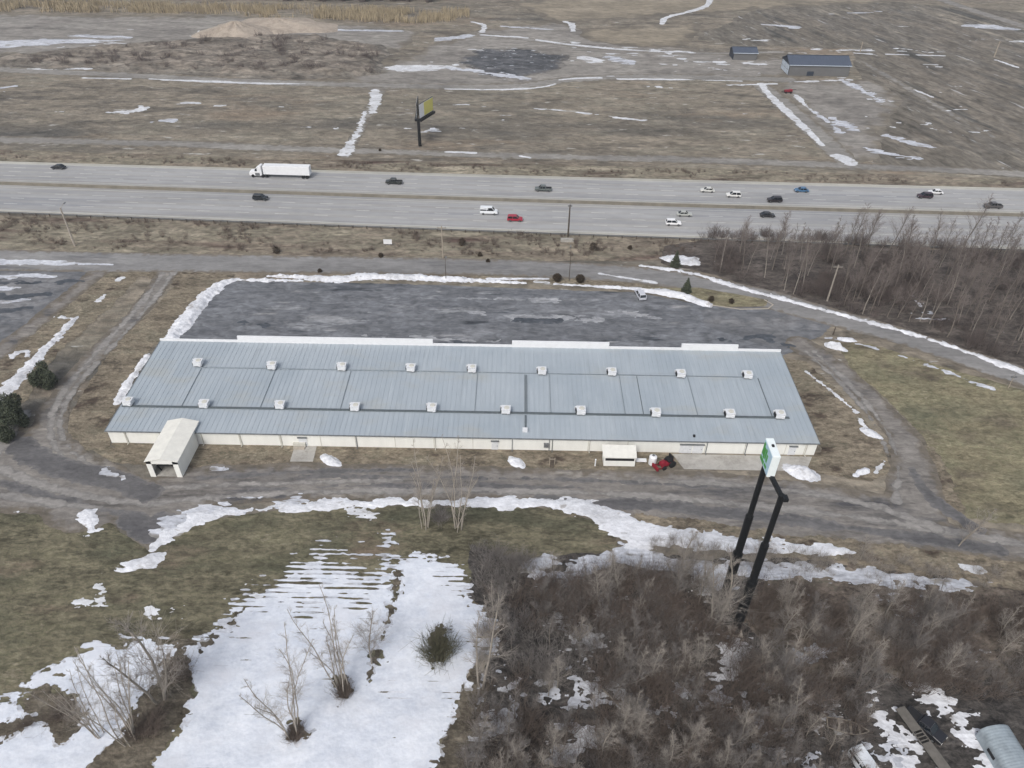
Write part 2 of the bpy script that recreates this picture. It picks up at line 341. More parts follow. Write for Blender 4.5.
M['marking'] = plain('road_paint', (194, 194, 191), .8, var=.15, size=2)
M['wall'] = plain('cream_metal', (234, 234, 228), .55, var=.05, size=1.5, stretch=(1, 1, .25))
M['panel_roof'] = plain('cream_roof', (224, 222, 213), .6, var=.08, size=1.2)
M['wall_trim'] = plain('cream_trim', (198, 196, 186), .6, var=.08)
M['gutter'] = plain('gutter_grey', (108, 112, 114), .6, var=.15)
M['white'] = plain('white_paint', (228, 229, 230), .45, var=.04, size=1)
M['white_metal'] = plain('white_cabinet', (216, 218, 220), .5, var=.08, size=.5)
M['black'] = plain('black_steel', (24, 26, 28), .45, var=.2, size=.8)
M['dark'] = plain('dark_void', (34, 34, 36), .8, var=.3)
M['glass'] = plain('car_glass', (26, 32, 38), .12, spec=.7)
M['rubber'] = plain('tyre_rubber', (28, 28, 29), .9)
M['chrome'] = plain('headlamp', (210, 210, 205), .2)
M['grey_metal'] = plain('grey_steel', (120, 122, 124), .5, metal=.3)
M['pole_wood'] = plain('weathered_pole', (156, 146, 132), .9, var=.2, stretch=(4, 4, .4))
M['pole_dark'] = plain('dark_wood', (82, 74, 66), .9, var=.2)
M['bark'] = plain('grey_bark', (120, 112, 103), .95, var=.25, size=.4)
M['bark_pale'] = plain('pale_bark', (148, 141, 131), .95, var=.2, size=.5)
M['bark_dark'] = plain('dark_bark', (84, 76, 70), .95, var=.25, size=.4)
M['twig'] = plain('grey_twigs', (124, 119, 115), .95, var=.25, size=1.5)
M['twig_pale'] = plain('pale_twigs', (150, 143, 135), .95, var=.2, size=1.5)
M['twig_wood'] = plain('wood_twigs', (122, 113, 108), .95, var=.3, size=5)
M['clump_bark'] = plain('clump_bark', (164, 156, 145), .95, var=.2)
M['clump_twig'] = plain('clump_twigs', (156, 148, 138), .95, var=.2)
M['twig_red'] = plain('red_brown_twigs', (104, 93, 85), .95, var=.3, size=4)
M['twig_dark'] = plain('dark_twigs', (98, 89, 85), .95, var=.3, size=3)
M['reed'] = plain('dry_reed', (166, 152, 126), .95, var=.25, size=5)
M['needle'] = plain('evergreen_needles', (74, 80, 64), .9, var=.35, size=.6)
M['needle_brown'] = plain('browning_needles', (66, 56, 44), .9, var=.3, size=.6)
M['barn_wall'] = plain('barn_wall', (104, 104, 104), .6, var=.06, size=2)
M['barn_roof'] = plain('barn_roof', (78, 86, 100), .45, var=.06, size=2)
M['barn_dark'] = plain('barn_dark', (48, 56, 68), .5, var=.06, size=2)
M['pale_blue'] = plain('pale_door', (196, 206, 216), .5)
# ---------------------------------------------------------------- ground and fields
def grid_sheet(name, x0, x1, y0, y1, n, mat, z=0):
    xs = np.linspace(x0, x1, n); ys = np.linspace(y0, y1, n); X, Y = np.meshgrid(xs, ys)
    V = np.stack([X.ravel(), Y.ravel(), np.full(n*n, z)], 1); i = np.arange(n*n).reshape(n, n)
    Q = np.stack([i[:-1, :-1].ravel(), i[:-1, 1:].ravel(), i[1:, 1:].ravel(), i[1:, :-1].ravel()], 1)
    return tag(link(name, mesh_np(name, V, Q, mat)), kind='structure')
grid_sheet('ground', -3000, 3000, -800, 5200, 30, M['field'])
# far country
patch('dirt_yard', M['far_dirt'], rough(poly([(420, 52), (480, 28), (560, 22), (640, 44), (790, 60), (800, 76), (640, 80), (560, 82), (380, 92), (330, 84), (390, 64)]), (5, 22)), .010, 1.5)
patch('dirt_yard', M['far_dirt'], rough(poly([(-40, 14), (230, 16), (420, 30), (400, 50), (200, 48), (60, 52), (-60, 58)]), (5, 22)), .010, 2)
patch('dirt_yard', M['far_dirt'], rough(poly([(770, 84), (870, 78), (900, 100), (880, 150), (850, 166), (815, 120)]), (4, 14)), .010, 1.0)
patch('tan_field', M['tan_field'], rough(poly([(560, 24), (800, 6), (1010, -4), (720, -10), (500, 2)]), (6, 25)), .014, 2)
patch('tan_field', M['tan_field'], rough(poly([(576, 28), (700, 24), (690, 46), (650, 48), (590, 42)]), (4, 20)), .018, 2)
patch('ploughed_field', M['plough'], rough(poly([(690, 40), (760, 8), (900, 2), (1100, 20), (1300, 60), (1150, 184), (1020, 176), (870, 164), (880, 100), (860, 78), (860, 48), (740, 44)]), (5, 25)), .006, 2)
patch('gravel_heap_ground', M['dark_gravel'], rough(poly([(455, 62), (480, 50), (530, 48), (570, 56), (560, 70), (520, 80), (480, 76)]), (4, 9), (1.5, 3), sx=1.6), .022, 1)
# brushy mound band
patch('brush_bank', M['field_brush'], rough(poly([(-60, 66), (60, 48), (150, 42), (220, 38), (300, 34), (390, 46), (380, 74), (300, 80), (180, 74), (60, 68)]), (4, 12)), .02, 1.5, height=bank(1.6, 8, .8, 9))
# far gravel tracks
patch('track', M['track'], rough(line([(-40, 68), (120, 75), (250, 82), (400, 86), (520, 88), (565, 79), (650, 76), (790, 80)], 8.5, sm=3), (1, 8)), .030, 1.2)
patch('track', M['track'], rough(line([(480, 34), (530, 40), (600, 49), (700, 54), (780, 52)], 6), (1, 8)), .030, 1.5)
patch('track', M['track'], rough(line([(380, 92), (366, 118), (346, 156)], [5, 4, 5]), (.8, 4)), .030, 1)
patch('track', M['track'], rough(line([(-40, 139), (150, 143), (350, 151), (520, 156), (700, 160), (860, 166), (1060, 176)], 7), (1, 9), sx=2), .034, 1.2)
patch('track', M['track'], rough(line([(862, 62), (905, 86), (960, 120), (1040, 160)], [4, 5, 3, 2]), (1.2, 8)), .034, 1.5)
patch('track', M['track'], rough(line([(930, -4), (990, 16), (1050, 34)], 10), (1, 8)), .034, 2)
patch('track', M['track'], rough(line([(762, 86), (800, 118), (845, 160)], [8, 11, 9]), (1, 6)), .032, 1)
# far snow
def snowl(px, w, a=1.0, s=4, z=.05, m='snow_far', res=.6, sx=2.2):
    return patch('snow_patch', M[m], rough(line(px, w), (a, s), (a*.9, s*.3), sx=sx), z, res)
snowl([(-10, 45), (50, 42), (100, 41), (128, 40)], [16, 12, 8, 2], 3, 8, m='snow_thin', res=1, sx=3)
snowl([(28, 69), (90, 69)], [3, 3], 1.2, 5)
snowl([(84, 78), (130, 79)], 1.5, .6, 5)
snowl([(150, 79), (240, 83), (305, 84)], [2, 2.4, 1], .8, 6)
snowl([(320, 30), (400, 31)], [4, 3], 1.2, 8, m='snow_thin', res=1)
snowl([(394, 68), (420, 68), (450, 67)], [7, 13, 6], 3, 6, res=.8)
snowl([(448, 68), (490, 73), (528, 79)], [4, 5, 3], 2, 4, m='snow_thin', res=.8)
snowl([(440, 40), (466, 36)], [7, 5], 3, 6, m='snow_thin', res=.8)
snowl([(472, 22), (486, 25), (482, 32)], [3, 4, 3], 1, 4, res=.8)
snowl([(482, 35), (527, 38)], 2.6, .8, 6, res=.8)
snowl([(537, 40), (580, 46), (640, 51), (690, 52)], [3, 3, 2.2, 2], .5, 6, res=.8)
snowl([(566, 22), (573, 24), (573, 31)], [3, 4, 2], 1, 4, res=.8)
snowl([(445, 89), (500, 90), (540, 88), (555, 84)], [1.2, 2, 2, 2], .5, 5)
snowl([(560, 80), (580, 78), (600, 78)], 2, .5, 5)
snowl([(618, 79), (700, 80), (740, 81)], [2, 1.6, 1], .8, 6)
snowl([(662, 24), (665, 17), (690, 12), (708, 6), (711, -2)], [3, 4, 3.4, 4, 4], .6, 6, res=.8)
snowl([(584, 58), (598, 61)], [5, 8], 2.5, 5, res=.8)
snowl([(612, 58), (628, 62)], [8, 9], 3, 5, res=.8, m='snow_thin')
snowl([(535, 109), (560, 110), (600, 115), (645, 121)], [1, 1.3, 1.5, .8], 1, 4)
snowl([(375, 91), (376, 100), (372, 112)], [4, 5, 3.4], 1.3, 3)
snowl([(365, 112), (360, 128), (352, 142), (345, 154)], [1.6, 2, 2.2, 6], 1.2, 3)
snowl([(762, 84), (766, 92), (785, 110), (805, 128), (822, 145)], [3, 3.6, 4, 3.6, 2], .6, 4)
snowl([(760, 84), (776, 84)], 2.5, .8, 3)
snowl([(838, 156), (850, 162)], [5, 6], 1.2, 3)
snowl([(795, 95), (803, 103), (812, 111)], [2, 1.8, 1], .9, 3)
snowl([(815, 112), (828, 122), (840, 132)], [2, 3, 2.4], 2, 4, m='snow_thin')
snowl([(832, 118), (846, 126), (858, 130)], [3, 5, 3], 2.6, 4, m='snow_thin', sx=3)
snowl([(866, 148), (885, 154), (918, 158)], [4, 6, 2], 2.6, 4, m='snow_thin', sx=3)
snowl([(888, 136), (905, 142), (930, 146)], [3, 5, 2], 2.6, 4, m='snow_thin', sx=3)
snowl([(842, 80), (858, 88), (882, 102)], [4, 5, 3], 3, 4, m='snow_thin', sx=3)
snowl([(790, 82), (850, 80)], [1.6, 1.4], 1.2, 3)
snowl([(854, 53), (870, 54)], 2, .8, 4); snowl([(886, 54), (908, 55)], 1.8, .8, 4); snowl([(918, 55), (944, 56)], 2, .6, 4)
snowl([(915, 90), (932, 97)], 1.8, .5, 4)
snowl([(996, 60), (1016, 67)], 2.5, 1, 4)
snowl([(965, 25), (990, 26), (1012, 29)], [5, 9, 5], 4, 8, m='snow_thin', res=1, sx=3)
snowl([(760, 24), (792, 27)], [3, 6], 3, 8, m='snow_thin', res=1, sx=3)
snowl([(110, 113), (128, 112), (142, 109)], [2, 4, 4], 2.4, 3, sx=2)
snowl([(150, 122), (172, 120)], [1.6, 2.5], 2, 3, m='snow_thin', sx=3)
snowl([(184, 103), (198, 103)], [2, 2.4], 1, 3)
snowl([(0, 88), (16, 86)], 2, 1, 3, m='snow_thin'); snowl([(560, 30), (540, 29), (500, 26)], 2, 2, 5, m='snow_thin', sx=3)
snowl([(880, 12), (830, 14)], 2, 3, 8, m='snow_thin', res=1, sx=4)
snowl([(60, 35), (128, 38)], [3, 4], 3.5, 8, m='snow_thin', res=1, sx=4)
snowl([(448, 152), (475, 153)], 1.6, .8, 5); snowl([(520, 156), (530, 158)], 1.4, .6, 3)
# sand piles: real cones
def pile(name, c, rad, h, mat, label, cat, ecc=1.3):
    n = 48; rings = 14; V = [(0, 0, h)]; Fc = []
    rs = np.random.RandomState(int(abs(c[0]*7)) % 1000)
    for i in range(1, rings+1):
        t = i/rings
        for k in range(n):
            a = 2*math.pi*k/n; w = 1+.12*math.sin(3*a+c[0])+.07*math.sin(7*a+c[1])
            z = h*max(0, (1-t)**1.05)*(1+.06*math.sin(9*a))+ (0 if i == rings else rs.uniform(-.02, .02)*h)
            V.append((rad*t*ecc*w*math.cos(a), rad*t*w*math.sin(a), z-.05*(i == rings)))
    me = bpy.data.meshes.new(name); f = [(0, 1+k, 1+(k+1) % n) for k in range(n)]
    for i in range(rings-1):
        for k in range(n):
            a = 1+i*n+k; b = 1+i*n+(k+1) % n; f.append((a, a+n, b+n, b))
    me.from_pydata(V, [], f); me.materials.append(mat)
    for p in me.polygons: p.use_smooth = True
    o = link(name, me); o.location = (c[0], c[1], .02); return tag(o, label, cat)
pile('sand_pile', G(237, 35), 17, 7.0, M['sand'], 'tall cone-shaped tan sand pile beyond the far brush bank', 'sand pile')
pile('sand_pile', G(278, 26), 20, 4.0, M['sand'], 'low broad tan sand heap behind the cone-shaped sand pile', 'sand pile', 1.7)
# highway ----------------------------------------------------------
def strip_px(name, mat, up, dn, z, kind='structure'):
    A = GP(up); B = GP(dn); V = []; Fc = []
    for (a, b) in zip(A, B): V += [(a[0], a[1], z), (b[0], b[1], z)]
    n = len(A); Fc = [(2*i+1, 2*i+3, 2*i+2, 2*i) for i in range(n-1)]
    return tag(link(name, mesh_np(name, V, Fc, mat)), kind=kind)
XS = list(range(-500, 1600, 70))
def yc(x, y0):    # rows of the highway: 0 top edge, 1 median, 2 bottom edge (image rows at column x)
    xx = x/1024
    return {0: 161.5+29*xx-2*xx*xx, 1: 184.5+36*xx-4*xx*xx, 2: 213+41*xx-3*xx*xx}[y0]
def ym(x, t):     # t in 0..1 top carriageway, 1..2 bottom carriageway
    # interpolate in ground distance
    a, b = (yc(x, 0), yc(x, 1)) if t <= 1 else (yc(x, 1), yc(x, 2)); t = t if t <= 1 else t-1
    ga, gb = G(x, a)[1], G(x, b)[1]; y = ga+(gb-ga)*t
    lo, hi = a-2, b+2
    for _ in range(30):
        m = (lo+hi)/2
        if G(x, m)[1] > y: lo = m
        else: hi = m
    return lo
strip_px('highway', M['concrete_road'], [(x, yc(x, 0)) for x in XS], [(x, yc(x, 2)) for x in XS], .08)
strip_px('highway_shoulder', M['shoulder'], [(x, ym(x, .86)) for x in XS], [(x, ym(x, 1.0)) for x in XS], .10)
strip_px('highway_shoulder', M['shoulder'], [(x, ym(x, 0)) for x in XS], [(x, ym(x, .1)) for x in XS], .10)
strip_px('highway_shoulder', M['shoulder'], [(x, ym(x, 1.9)) for x in XS], [(x, ym(x, 2)) for x in XS], .10)
for ta in (.18, .35, .53, .7, 1.2, 1.38, 1.57, 1.78):
    strip_px('highway_wear', M['wear'], [(x, ym(x, ta-.055)) for x in XS], [(x, ym(x, ta+.055)) for x in XS], .088)
def at_row(xw, t):
    "world point on the highway at world x and lane coordinate t"
    lo, hi = -700, 1900
    for _ in range(40):
        m = (lo+hi)/2
        if G(m, ym(m, t))[0] < xw: lo = m
        else: hi = m
    return G(lo, ym(lo, t))
_mk = MB()
LX = np.arange(-330, 331, 12.2)
TT = [.1, .82, 1.1, 1.9]; DD = [.27, .44, .62, 1.29, 1.48, 1.68]
prev = {}
for t in TT:
    L = [at_row(x, t) for x in np.arange(-340, 341, 20)]
    for a, b in zip(L[:-1], L[1:]): _mk.bar((a[0], a[1], .118), (b[0], b[1], .118), .22, .012)
for t in DD:
    for x in LX:
        a = at_row(x, t); b = at_row(x+4.2, t); _mk.bar((a[0], a[1], .092), (b[0], b[1], .092), .24, .012)
tag(_mk.build('lane_markings', M['marking']), kind='structure')
# median barrier
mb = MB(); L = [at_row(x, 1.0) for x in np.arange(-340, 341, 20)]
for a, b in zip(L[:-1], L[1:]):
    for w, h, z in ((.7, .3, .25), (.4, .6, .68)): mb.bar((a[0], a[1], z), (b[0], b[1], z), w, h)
M['barrier'] = plain('shade_toned_barrier', (128, 123, 112), .9, var=.2, size=3)  # concrete darkened all over; the tone paints in shade on its near face
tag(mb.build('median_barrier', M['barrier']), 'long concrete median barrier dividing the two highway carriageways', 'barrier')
# guardrail along the near edge
gr = empty('guardrail', (*at_row(0, 2.03), 0), 0, 'pale steel guardrail with posts along the near edge of the highway', 'guardrail')
ox, oy = gr.location.x, gr.location.y
mb = MB(); L = [at_row(x, 2.03) for x in np.arange(-170, 221, 10)]
for a, b in zip(L[:-1], L[1:]): mb.bar((a[0]-ox, a[1]-oy, .66), (b[0]-ox, b[1]-oy, .66), .1, .32)
mb.build('rail', M['grey_metal'], gr)
pm = MB().box((0, 0, .4), (.2, .2, .9)); p0 = None
for i, x in enumerate(np.arange(-170, 220, 4.2)):
    c = at_row(x, 2.04)
    if p0 is None: p0 = pm.build('post', M['pole_dark'], gr); p = p0
    else: p = p0.copy(); COL.objects.link(p)
    p.location = (c[0]-ox, c[1]-oy-.15, 0)
# verge strips
patch('verge', M['verge'], rough(poly([(-200, 208), (0, 215), (350, 227), (700, 240), (1000, 252), (1000, 262), (700, 262), (350, 258), (0, 252), (-200, 250)]), (.8, 5)), .03, 1.0)
patch('verge', M['verge'], rough(poly([(-200, 146), (0, 150), (350, 160), (700, 168), (1100, 182), (1100, 192), (700, 182), (350, 172), (0, 162), (-200, 156)]), (.8, 5)), .03, 1.0)
# mid ground: lots, lanes ------------------------------------------
FR = line([(-220, 250), (0, 261), (180, 263), (350, 265), (500, 267), (600, 272), (660, 277), (710, 287), (760, 297), (820, 314), (900, 335), (965, 358), (1040, 382), (1150, 420)],
          [12, 12, 10, 9.5, 9, 9, 9, 9, 10, 9, 8, 8, 8, 8], sm=3)
patch('side_lot', M['lot_grey'], rough(poly([(-120, 268), (96, 268), (60, 300), (20, 330), (-40, 372), (-300, 420), (-300, 300)]), (1.2, 6), (.4, 1.5)), .04, .8)
patch('grass_strip', M['lawn_brown'], rough(poly([(120, 270), (236, 274), (150, 350), (106, 428), (112, 446), (150, 466), (110, 462), (70, 440), (66, 420), (110, 350), (176, 286)]), (.6, 3), (.3, 1)), .04, .4)
patch('grass_strip', M['lawn_brown'], rough(poly([(94, 276), (148, 268), (120, 300), (60, 352), (30, 395), (0, 430), (-60, 470), (-160, 480), (-60, 390), (0, 345), (50, 312)]), (1, 4), (.3, 1)), .044, .5)
patch('side_track', M['lane'], rough(line([(112, 262), (70, 296), (20, 336), (-60, 400)], [6, 5, 5, 5]), (.6, 3), (.3, 1)), .056, .5)
patch('frontage_road', M['asphalt'], rough(FR, (.35, 3)), .070, .6)
patch('parking_lot', M['lot'], rough(poly([(232, 281), (400, 284), (640, 293), (700, 305), (735, 308), (832, 306), (850, 316), (820, 330), (800, 350), (778, 357), (400, 352), (162, 345), (178, 330), (212, 288)]), (.3, 2)), .050, .5)
for a, w_ in (([(505, 316), (540, 318), (600, 320)], [1.5, 3, 1.5]), ([(470, 313), (484, 313)], [1, 1]), ([(330, 318), (372, 312)], [.6, .8]), ([(610, 312), (660, 318)], [1, 1.4]), ([(360, 336), (500, 342)], [.8, 1]), ([(450, 298), (560, 301)], [.7, .7])):
    patch('worn_asphalt', M['lot_pale'], rough(line(a, w_), (1.3, 3), (1.0, .8), sx=2.2), .062, .2)
for a in ([(0, 284), (40, 283)], [(-10, 298), (50, 294)], [(0, 312), (30, 308)], [(60, 282), (80, 280)], [(520, 320), (560, 321)], [(722, 340), (772, 336)], [(765, 340), (790, 346)], [(240, 322), (268, 326)], [(440, 344), (470, 344)]):
    patch('wet_asphalt', M['lot_dark'], rough(line(a, 1.6), (1.4, 3), (1, .8), sx=2.2), .064, .2)
patch('worn_apron', M['lot_grey'], rough(poly([(700, 309), (760, 312), (775, 300), (800, 306), (846, 322), (822, 332), (796, 352), (770, 350), (740, 335), (705, 326)]), (1.2, 5), (.4, 1.5)), .056, .4)
patch('lane', M['lane'], rough(union(line([(172, 266), (150, 300), (110, 340), (66, 386), (44, 430), (50, 470), (90, 500)], [6, 5, 5, 5, 7, 13, 15]), line([(800, 345), (830, 362), (866, 395), (900, 430), (915, 465), (915, 510)], [7, 6, 6, 6, 8, 11]), poly([(-200, 430), (20, 432), (60, 440), (110, 462), (150, 479), (200, 466), (300, 463), (460, 466), (600, 470), (700, 471), (830, 485), (905, 500), (940, 522), (1060, 540), (1200, 560), (1200, 600), (1060, 566), (1000, 562), (880, 548), (660, 532), (620, 512), (560, 503), (300, 500), (200, 508), (150, 548), (100, 515), (0, 512), (-100, 516), (-250, 525)])), (.5, 4), (.3, .8)), .060, .4, clip=(-110, 60, 150, 230))
for j, (a, w_, mt_) in enumerate([([(165, 270), (140, 306), (104, 345), (62, 390), (46, 430), (66, 466), (110, 490), (200, 486), (400, 480)], 1.1, 'rut_pale'), ([(174, 272), (150, 306), (114, 345), (70, 392), (56, 430), (80, 462), (130, 480)], 1.0, 'rut_pale'),
    ([(0, 470), (60, 492), (140, 505), (220, 496), (420, 488), (640, 494), (860, 516), (1040, 548)], 1.6, 'rut_pale'), ([(0, 482), (60, 500), (130, 516)], 1.4, 'rut_dark'), ([(20, 446), (60, 470), (110, 478), (150, 492)], 5, 'rut_dark'),
    ([(300, 476), (500, 478), (640, 482), (760, 490)], .9, 'rut_dark'), ([(250, 490), (420, 484), (600, 488)], .8, 'rut_dark'), ([(540, 500), (680, 506), (820, 524), (1000, 550)], 2.4, 'rut_dark'), ([(640, 480), (740, 484), (860, 500), (940, 530)], 1.2, 'rut_pale'),
    ([(814, 352), (850, 384), (884, 424), (900, 462), (896, 500)], 1.0, 'rut_pale'), ([(806, 352), (842, 384), (876, 424), (890, 460)], .9, 'rut_pale'), ([(912, 470), (930, 500), (980, 530)], 2.0, 'rut_dark'), ([(130, 520), (150, 536), (160, 524)], 5, 'rut_dark'),
    ([(200, 478), (300, 472), (420, 470)], 1.2, 'rut_dark'), ([(20, 416), (0, 450), (-40, 480)], 3, 'rut_pale'), ([(100, 508), (60, 504), (0, 496)], 1.2, 'rut_pale')]):
    patch('wheel_ruts', M[mt_], rough(line(a, w_, sm=3), (.8, 5), (.5, .9), sx=1.5), .0655, .25)
patch('lawn', M['lawn_tan'], rough(poly([(836, 342), (870, 344), (940, 366), (1100, 412), (1200, 440), (1200, 556), (1060, 530), (965, 518), (938, 490), (925, 440), (880, 392), (850, 368)]), (.5, 3), (.3, 1)), .040, .4)
patch('lawn', M['lawn_brown'], rough(poly([(778, 356), (806, 362), (850, 402), (880, 440), (892, 470), (870, 482), (800, 470), (790, 455), (822, 452)]), (.4, 2.5), (.25, .8)), .040, .35)
patch('dirt_patch', M['lawn_brown'], rough(poly([(912, 440), (936, 450), (955, 480), (962, 512), (935, 520), (905, 486)]), (1.4, 3), (1, .9)), .048, .35)
patch('grass_strip', M['lawn_brown'], rough(poly([(108, 443), (400, 446), (680, 452), (700, 464), (600, 471), (450, 468), (300, 463), (190, 468), (150, 470)]), (.35, 2.5), (.2, .8)), .054, .3)
patch('grass_strip', M['lawn_brown'], rough(poly([(480, 276), (700, 284), (760, 300), (730, 304), (640, 290), (560, 284), (480, 281), (380, 274)]), (.3, 2)), .052, .5)
patch('grass_strip', M['lawn_tan'], rough(poly([(640, 288), (700, 288), (768, 300), (766, 306), (720, 307), (690, 300)]), (.2, 2)), .075, .4)
# kerb of the island
kb = MB(); L = GP([(712, 305.5), (740, 309.5), (768, 309), (773, 305), (764, 300)])
for a, b in zip(L[:-1], L[1:]): kb.bar((a[0], a[1], .09), (b[0], b[1], .09), .3, .16)
tag(kb.build('kerb', M['kerb']), kind='structure')
# near left lawn and lower ground
patch('lawn', M['lawn_olive'], rough(poly([(-300, 520), (0, 513), (100, 516), (152, 552), (200, 522), (300, 506), (430, 507), (560, 508), (618, 530), (615, 552), (560, 562), (500, 590), (480, 640), (420, 800), (0, 900), (-500, 900)]), (.5, 4), (.2, .8)), .046, .35, clip=(-125, 30, 60, 120))
patch('wood_floor', M['litter'], rough(poly([(470, 545), (520, 560), (620, 550), (660, 556), (800, 560), (900, 566), (1024, 582), (1200, 600), (1300, 900), (440, 900), (470, 700), (500, 630), (468, 590)]), (1.0, 3), (.4, 1)), .056, .35, clip=(-20, 20, 90, 110))
patch('wood_floor', M['litter_brown'], rough(poly([(770, 566), (900, 572), (1024, 584), (1200, 600), (1250, 700), (1024, 690), (960, 690), (900, 672), (820, 690), (760, 660), (740, 610)]), (2.5, 5), (1.2, 1)), .060, .35)
patch('lane_verge', M['lawn_brown'], rough(poly([(636, 514), (690, 520), (800, 536), (1024, 560), (1200, 575), (1200, 610), (1000, 586), (820, 560), (640, 535)]), (.8, 3), (.6, .8)), .068, .35)
patch('wood_floor', M['litter_dark'], rough(poly([(700, 240), (1000, 252), (1200, 262), (1250, 460), (1040, 378), (900, 328), (780, 296), (716, 275), (660, 264), (664, 246)]), (.8, 3)), .050, .6)
# ---------------------------------------------------------------- snow, near
def snow(px, m='snow_old', amp=((.5, 3), (.5, .8)), h=0, w=1.2, res=.25, z=.075, name='snow_patch', kind='structure', sx=1.3):
    return patch(name, M[m], rough(poly(px), *amp, sx=sx), z, res, height=bank(h, w) if h else None, kind=kind)
# banks round the car park
patch('snow_bank', M['snow_old'], rough(union(line([(170, 340), (196, 308), (216, 286), (236, 280)], [3.6, 4.6, 4, 2.2], sm=2), line([(236, 280), (300, 281)], 1.4),
      line([(268, 276), (300, 277), (345, 281), (360, 276), (440, 279), (480, 281), (524, 283)], [.8, 2.0, 3.6, 3.4, 3.0, 1.8, .9])), (.6, 2.5), (.6, .8)), .075, .3, height=bank(.8, 1.6))
patch('snow_bank', M['snow_old'], rough(union(line([(555, 284), (600, 287), (640, 289)], [.8, 1.6, 1.8]), line([(640, 290), (676, 294), (708, 305)], [1.8, 4, 2.6])), (.4, 2.5), (.25, .7)), .080, .3, height=bank(.7, 1.3))
snowl([(488, 279), (548, 279)], [1.2, .8], .3, 2, z=.08, m='snow_old', res=.3); snowl([(536, 282), (548, 283)], 1.2, .3, 2, z=.08, res=.3); snowl([(600, 274), (656, 283)], [.6, .9], .4, 2, z=.085, res=.3)
patch('snow_bank', M['snow_old'], rough(line([(640, 266), (690, 272), (742, 289), (790, 301), (845, 316), (913, 334), (965, 351), (1024, 373), (1100, 402)], [.8, 1.6, 2.0, 1.6, 1.7, 2.0, 1.9, 2.1, 2.0], sm=2), (.6, 3), (.6, .9)), .085, .3, height=bank(.35, 1.0))
snow([(660, 258), (676, 254), (700, 258), (700, 266), (672, 264)], h=.5, res=.4)
snowl([(826, 338), (850, 342), (880, 350), (930, 366), (1010, 396)], [.6, .4, .1, .3, .5], .9, 2.5, z=.08, res=.25, m='snow_thin')
# left side
for a, w_ in ((([(-10, 262), (40, 262), (112, 265)]), [3, 3, 1]), (([(-10, 276), (30, 276), (54, 277)]), [2, 2, 1]), (([(-20, 290), (20, 288)]), [2, 1]), (([(-10, 304), (30, 300)]), [1.6, .6])):
    snowl(a, w_, 1.0, 3, z=.082, res=.3, m='snow_thin', sx=3)
snowl([(104, 296), (98, 301)], 1.6, .6, 2, z=.07, res=.3); snowl([(122, 278), (118, 280)], 1.6, .6, 2, z=.07, res=.3)
patch('snow_bank', M['snow_old'], rough(union(line([(76, 318), (64, 332), (48, 346), (34, 360), (22, 375), (0, 396), (-40, 430)], [1.2, 2, 2.6, 2.6, 3.6, 3.6, 3]), line([(54, 317), (76, 319)], 1), line([(12, 356), (24, 350), (30, 358)], [2, 2, 1])), (.8, 2.5), (.6, .8)), .078, .3, height=bank(.3, 1))
patch('snow_bank', M['snow_old'], rough(line([(148, 356), (136, 372), (126, 388), (116, 404)], [1.4, 2, 2.2, 1.2]), (.5, 2), (.3, .7)), .085, .25, height=bank(.4, .9))
snowl([(104, 472), (124, 478)], [1.6, 1.2], .8, 1.5, z=.085, res=.2, m='snow_thin'); snowl([(212, 468), (228, 470)], .8, .7, 1.5, z=.085, res=.2, m='snow_thin')
# snow belt along the lane
patch('snow_belt', M['snow_thin'], rough(line([(168, 530), (190, 514), (240, 508), (300, 503)], [4, 4, 3, 2]), (2.0, 3), (2.2, .8), sx=4), .074, .22)
patch('snow_bank', M['snow_old'], rough(union(line([(156, 545), (172, 532), (196, 522)], [1.8, 3, 1.8]), line([(96, 575), (120, 570), (156, 560)], [1, 1.6, 2]), line([(190, 518), (240, 512), (300, 506), (400, 503), (500, 503), (580, 505), (600, 510), (616, 522), (632, 534), (660, 538), (740, 543), (800, 548), (860, 553)], [1.6, 1.2, 1.6, 2.6, 2.4, 2.6, 3.6, 6, 7, 4.6, 3.8, 2.6, .8]), line([(86, 514), (92, 520), (92, 530)], [1.4, 2.4, 1.4]), line([(-4, 514), (18, 512)], .7)), (1.1, 3), (.9, .8), sx=1.8), .082, .22, height=bank(.16, 1))
patch('thin_snow', M['snow_thin'], rough(union(poly([(620, 540), (660, 556), (700, 560), (820, 566), (900, 572), (990, 582), (980, 590), (860, 582), (700, 574), (620, 566), (560, 580), (545, 574), (600, 556)]), poly([(520, 560), (545, 552), (560, 566), (535, 580), (515, 572)])), (1.4, 3), (1.3, .8), sx=2), .078, .25)
snowl([(962, 567), (980, 571)], [1.2, 1.8], .5, 1.5, z=.08, res=.2)
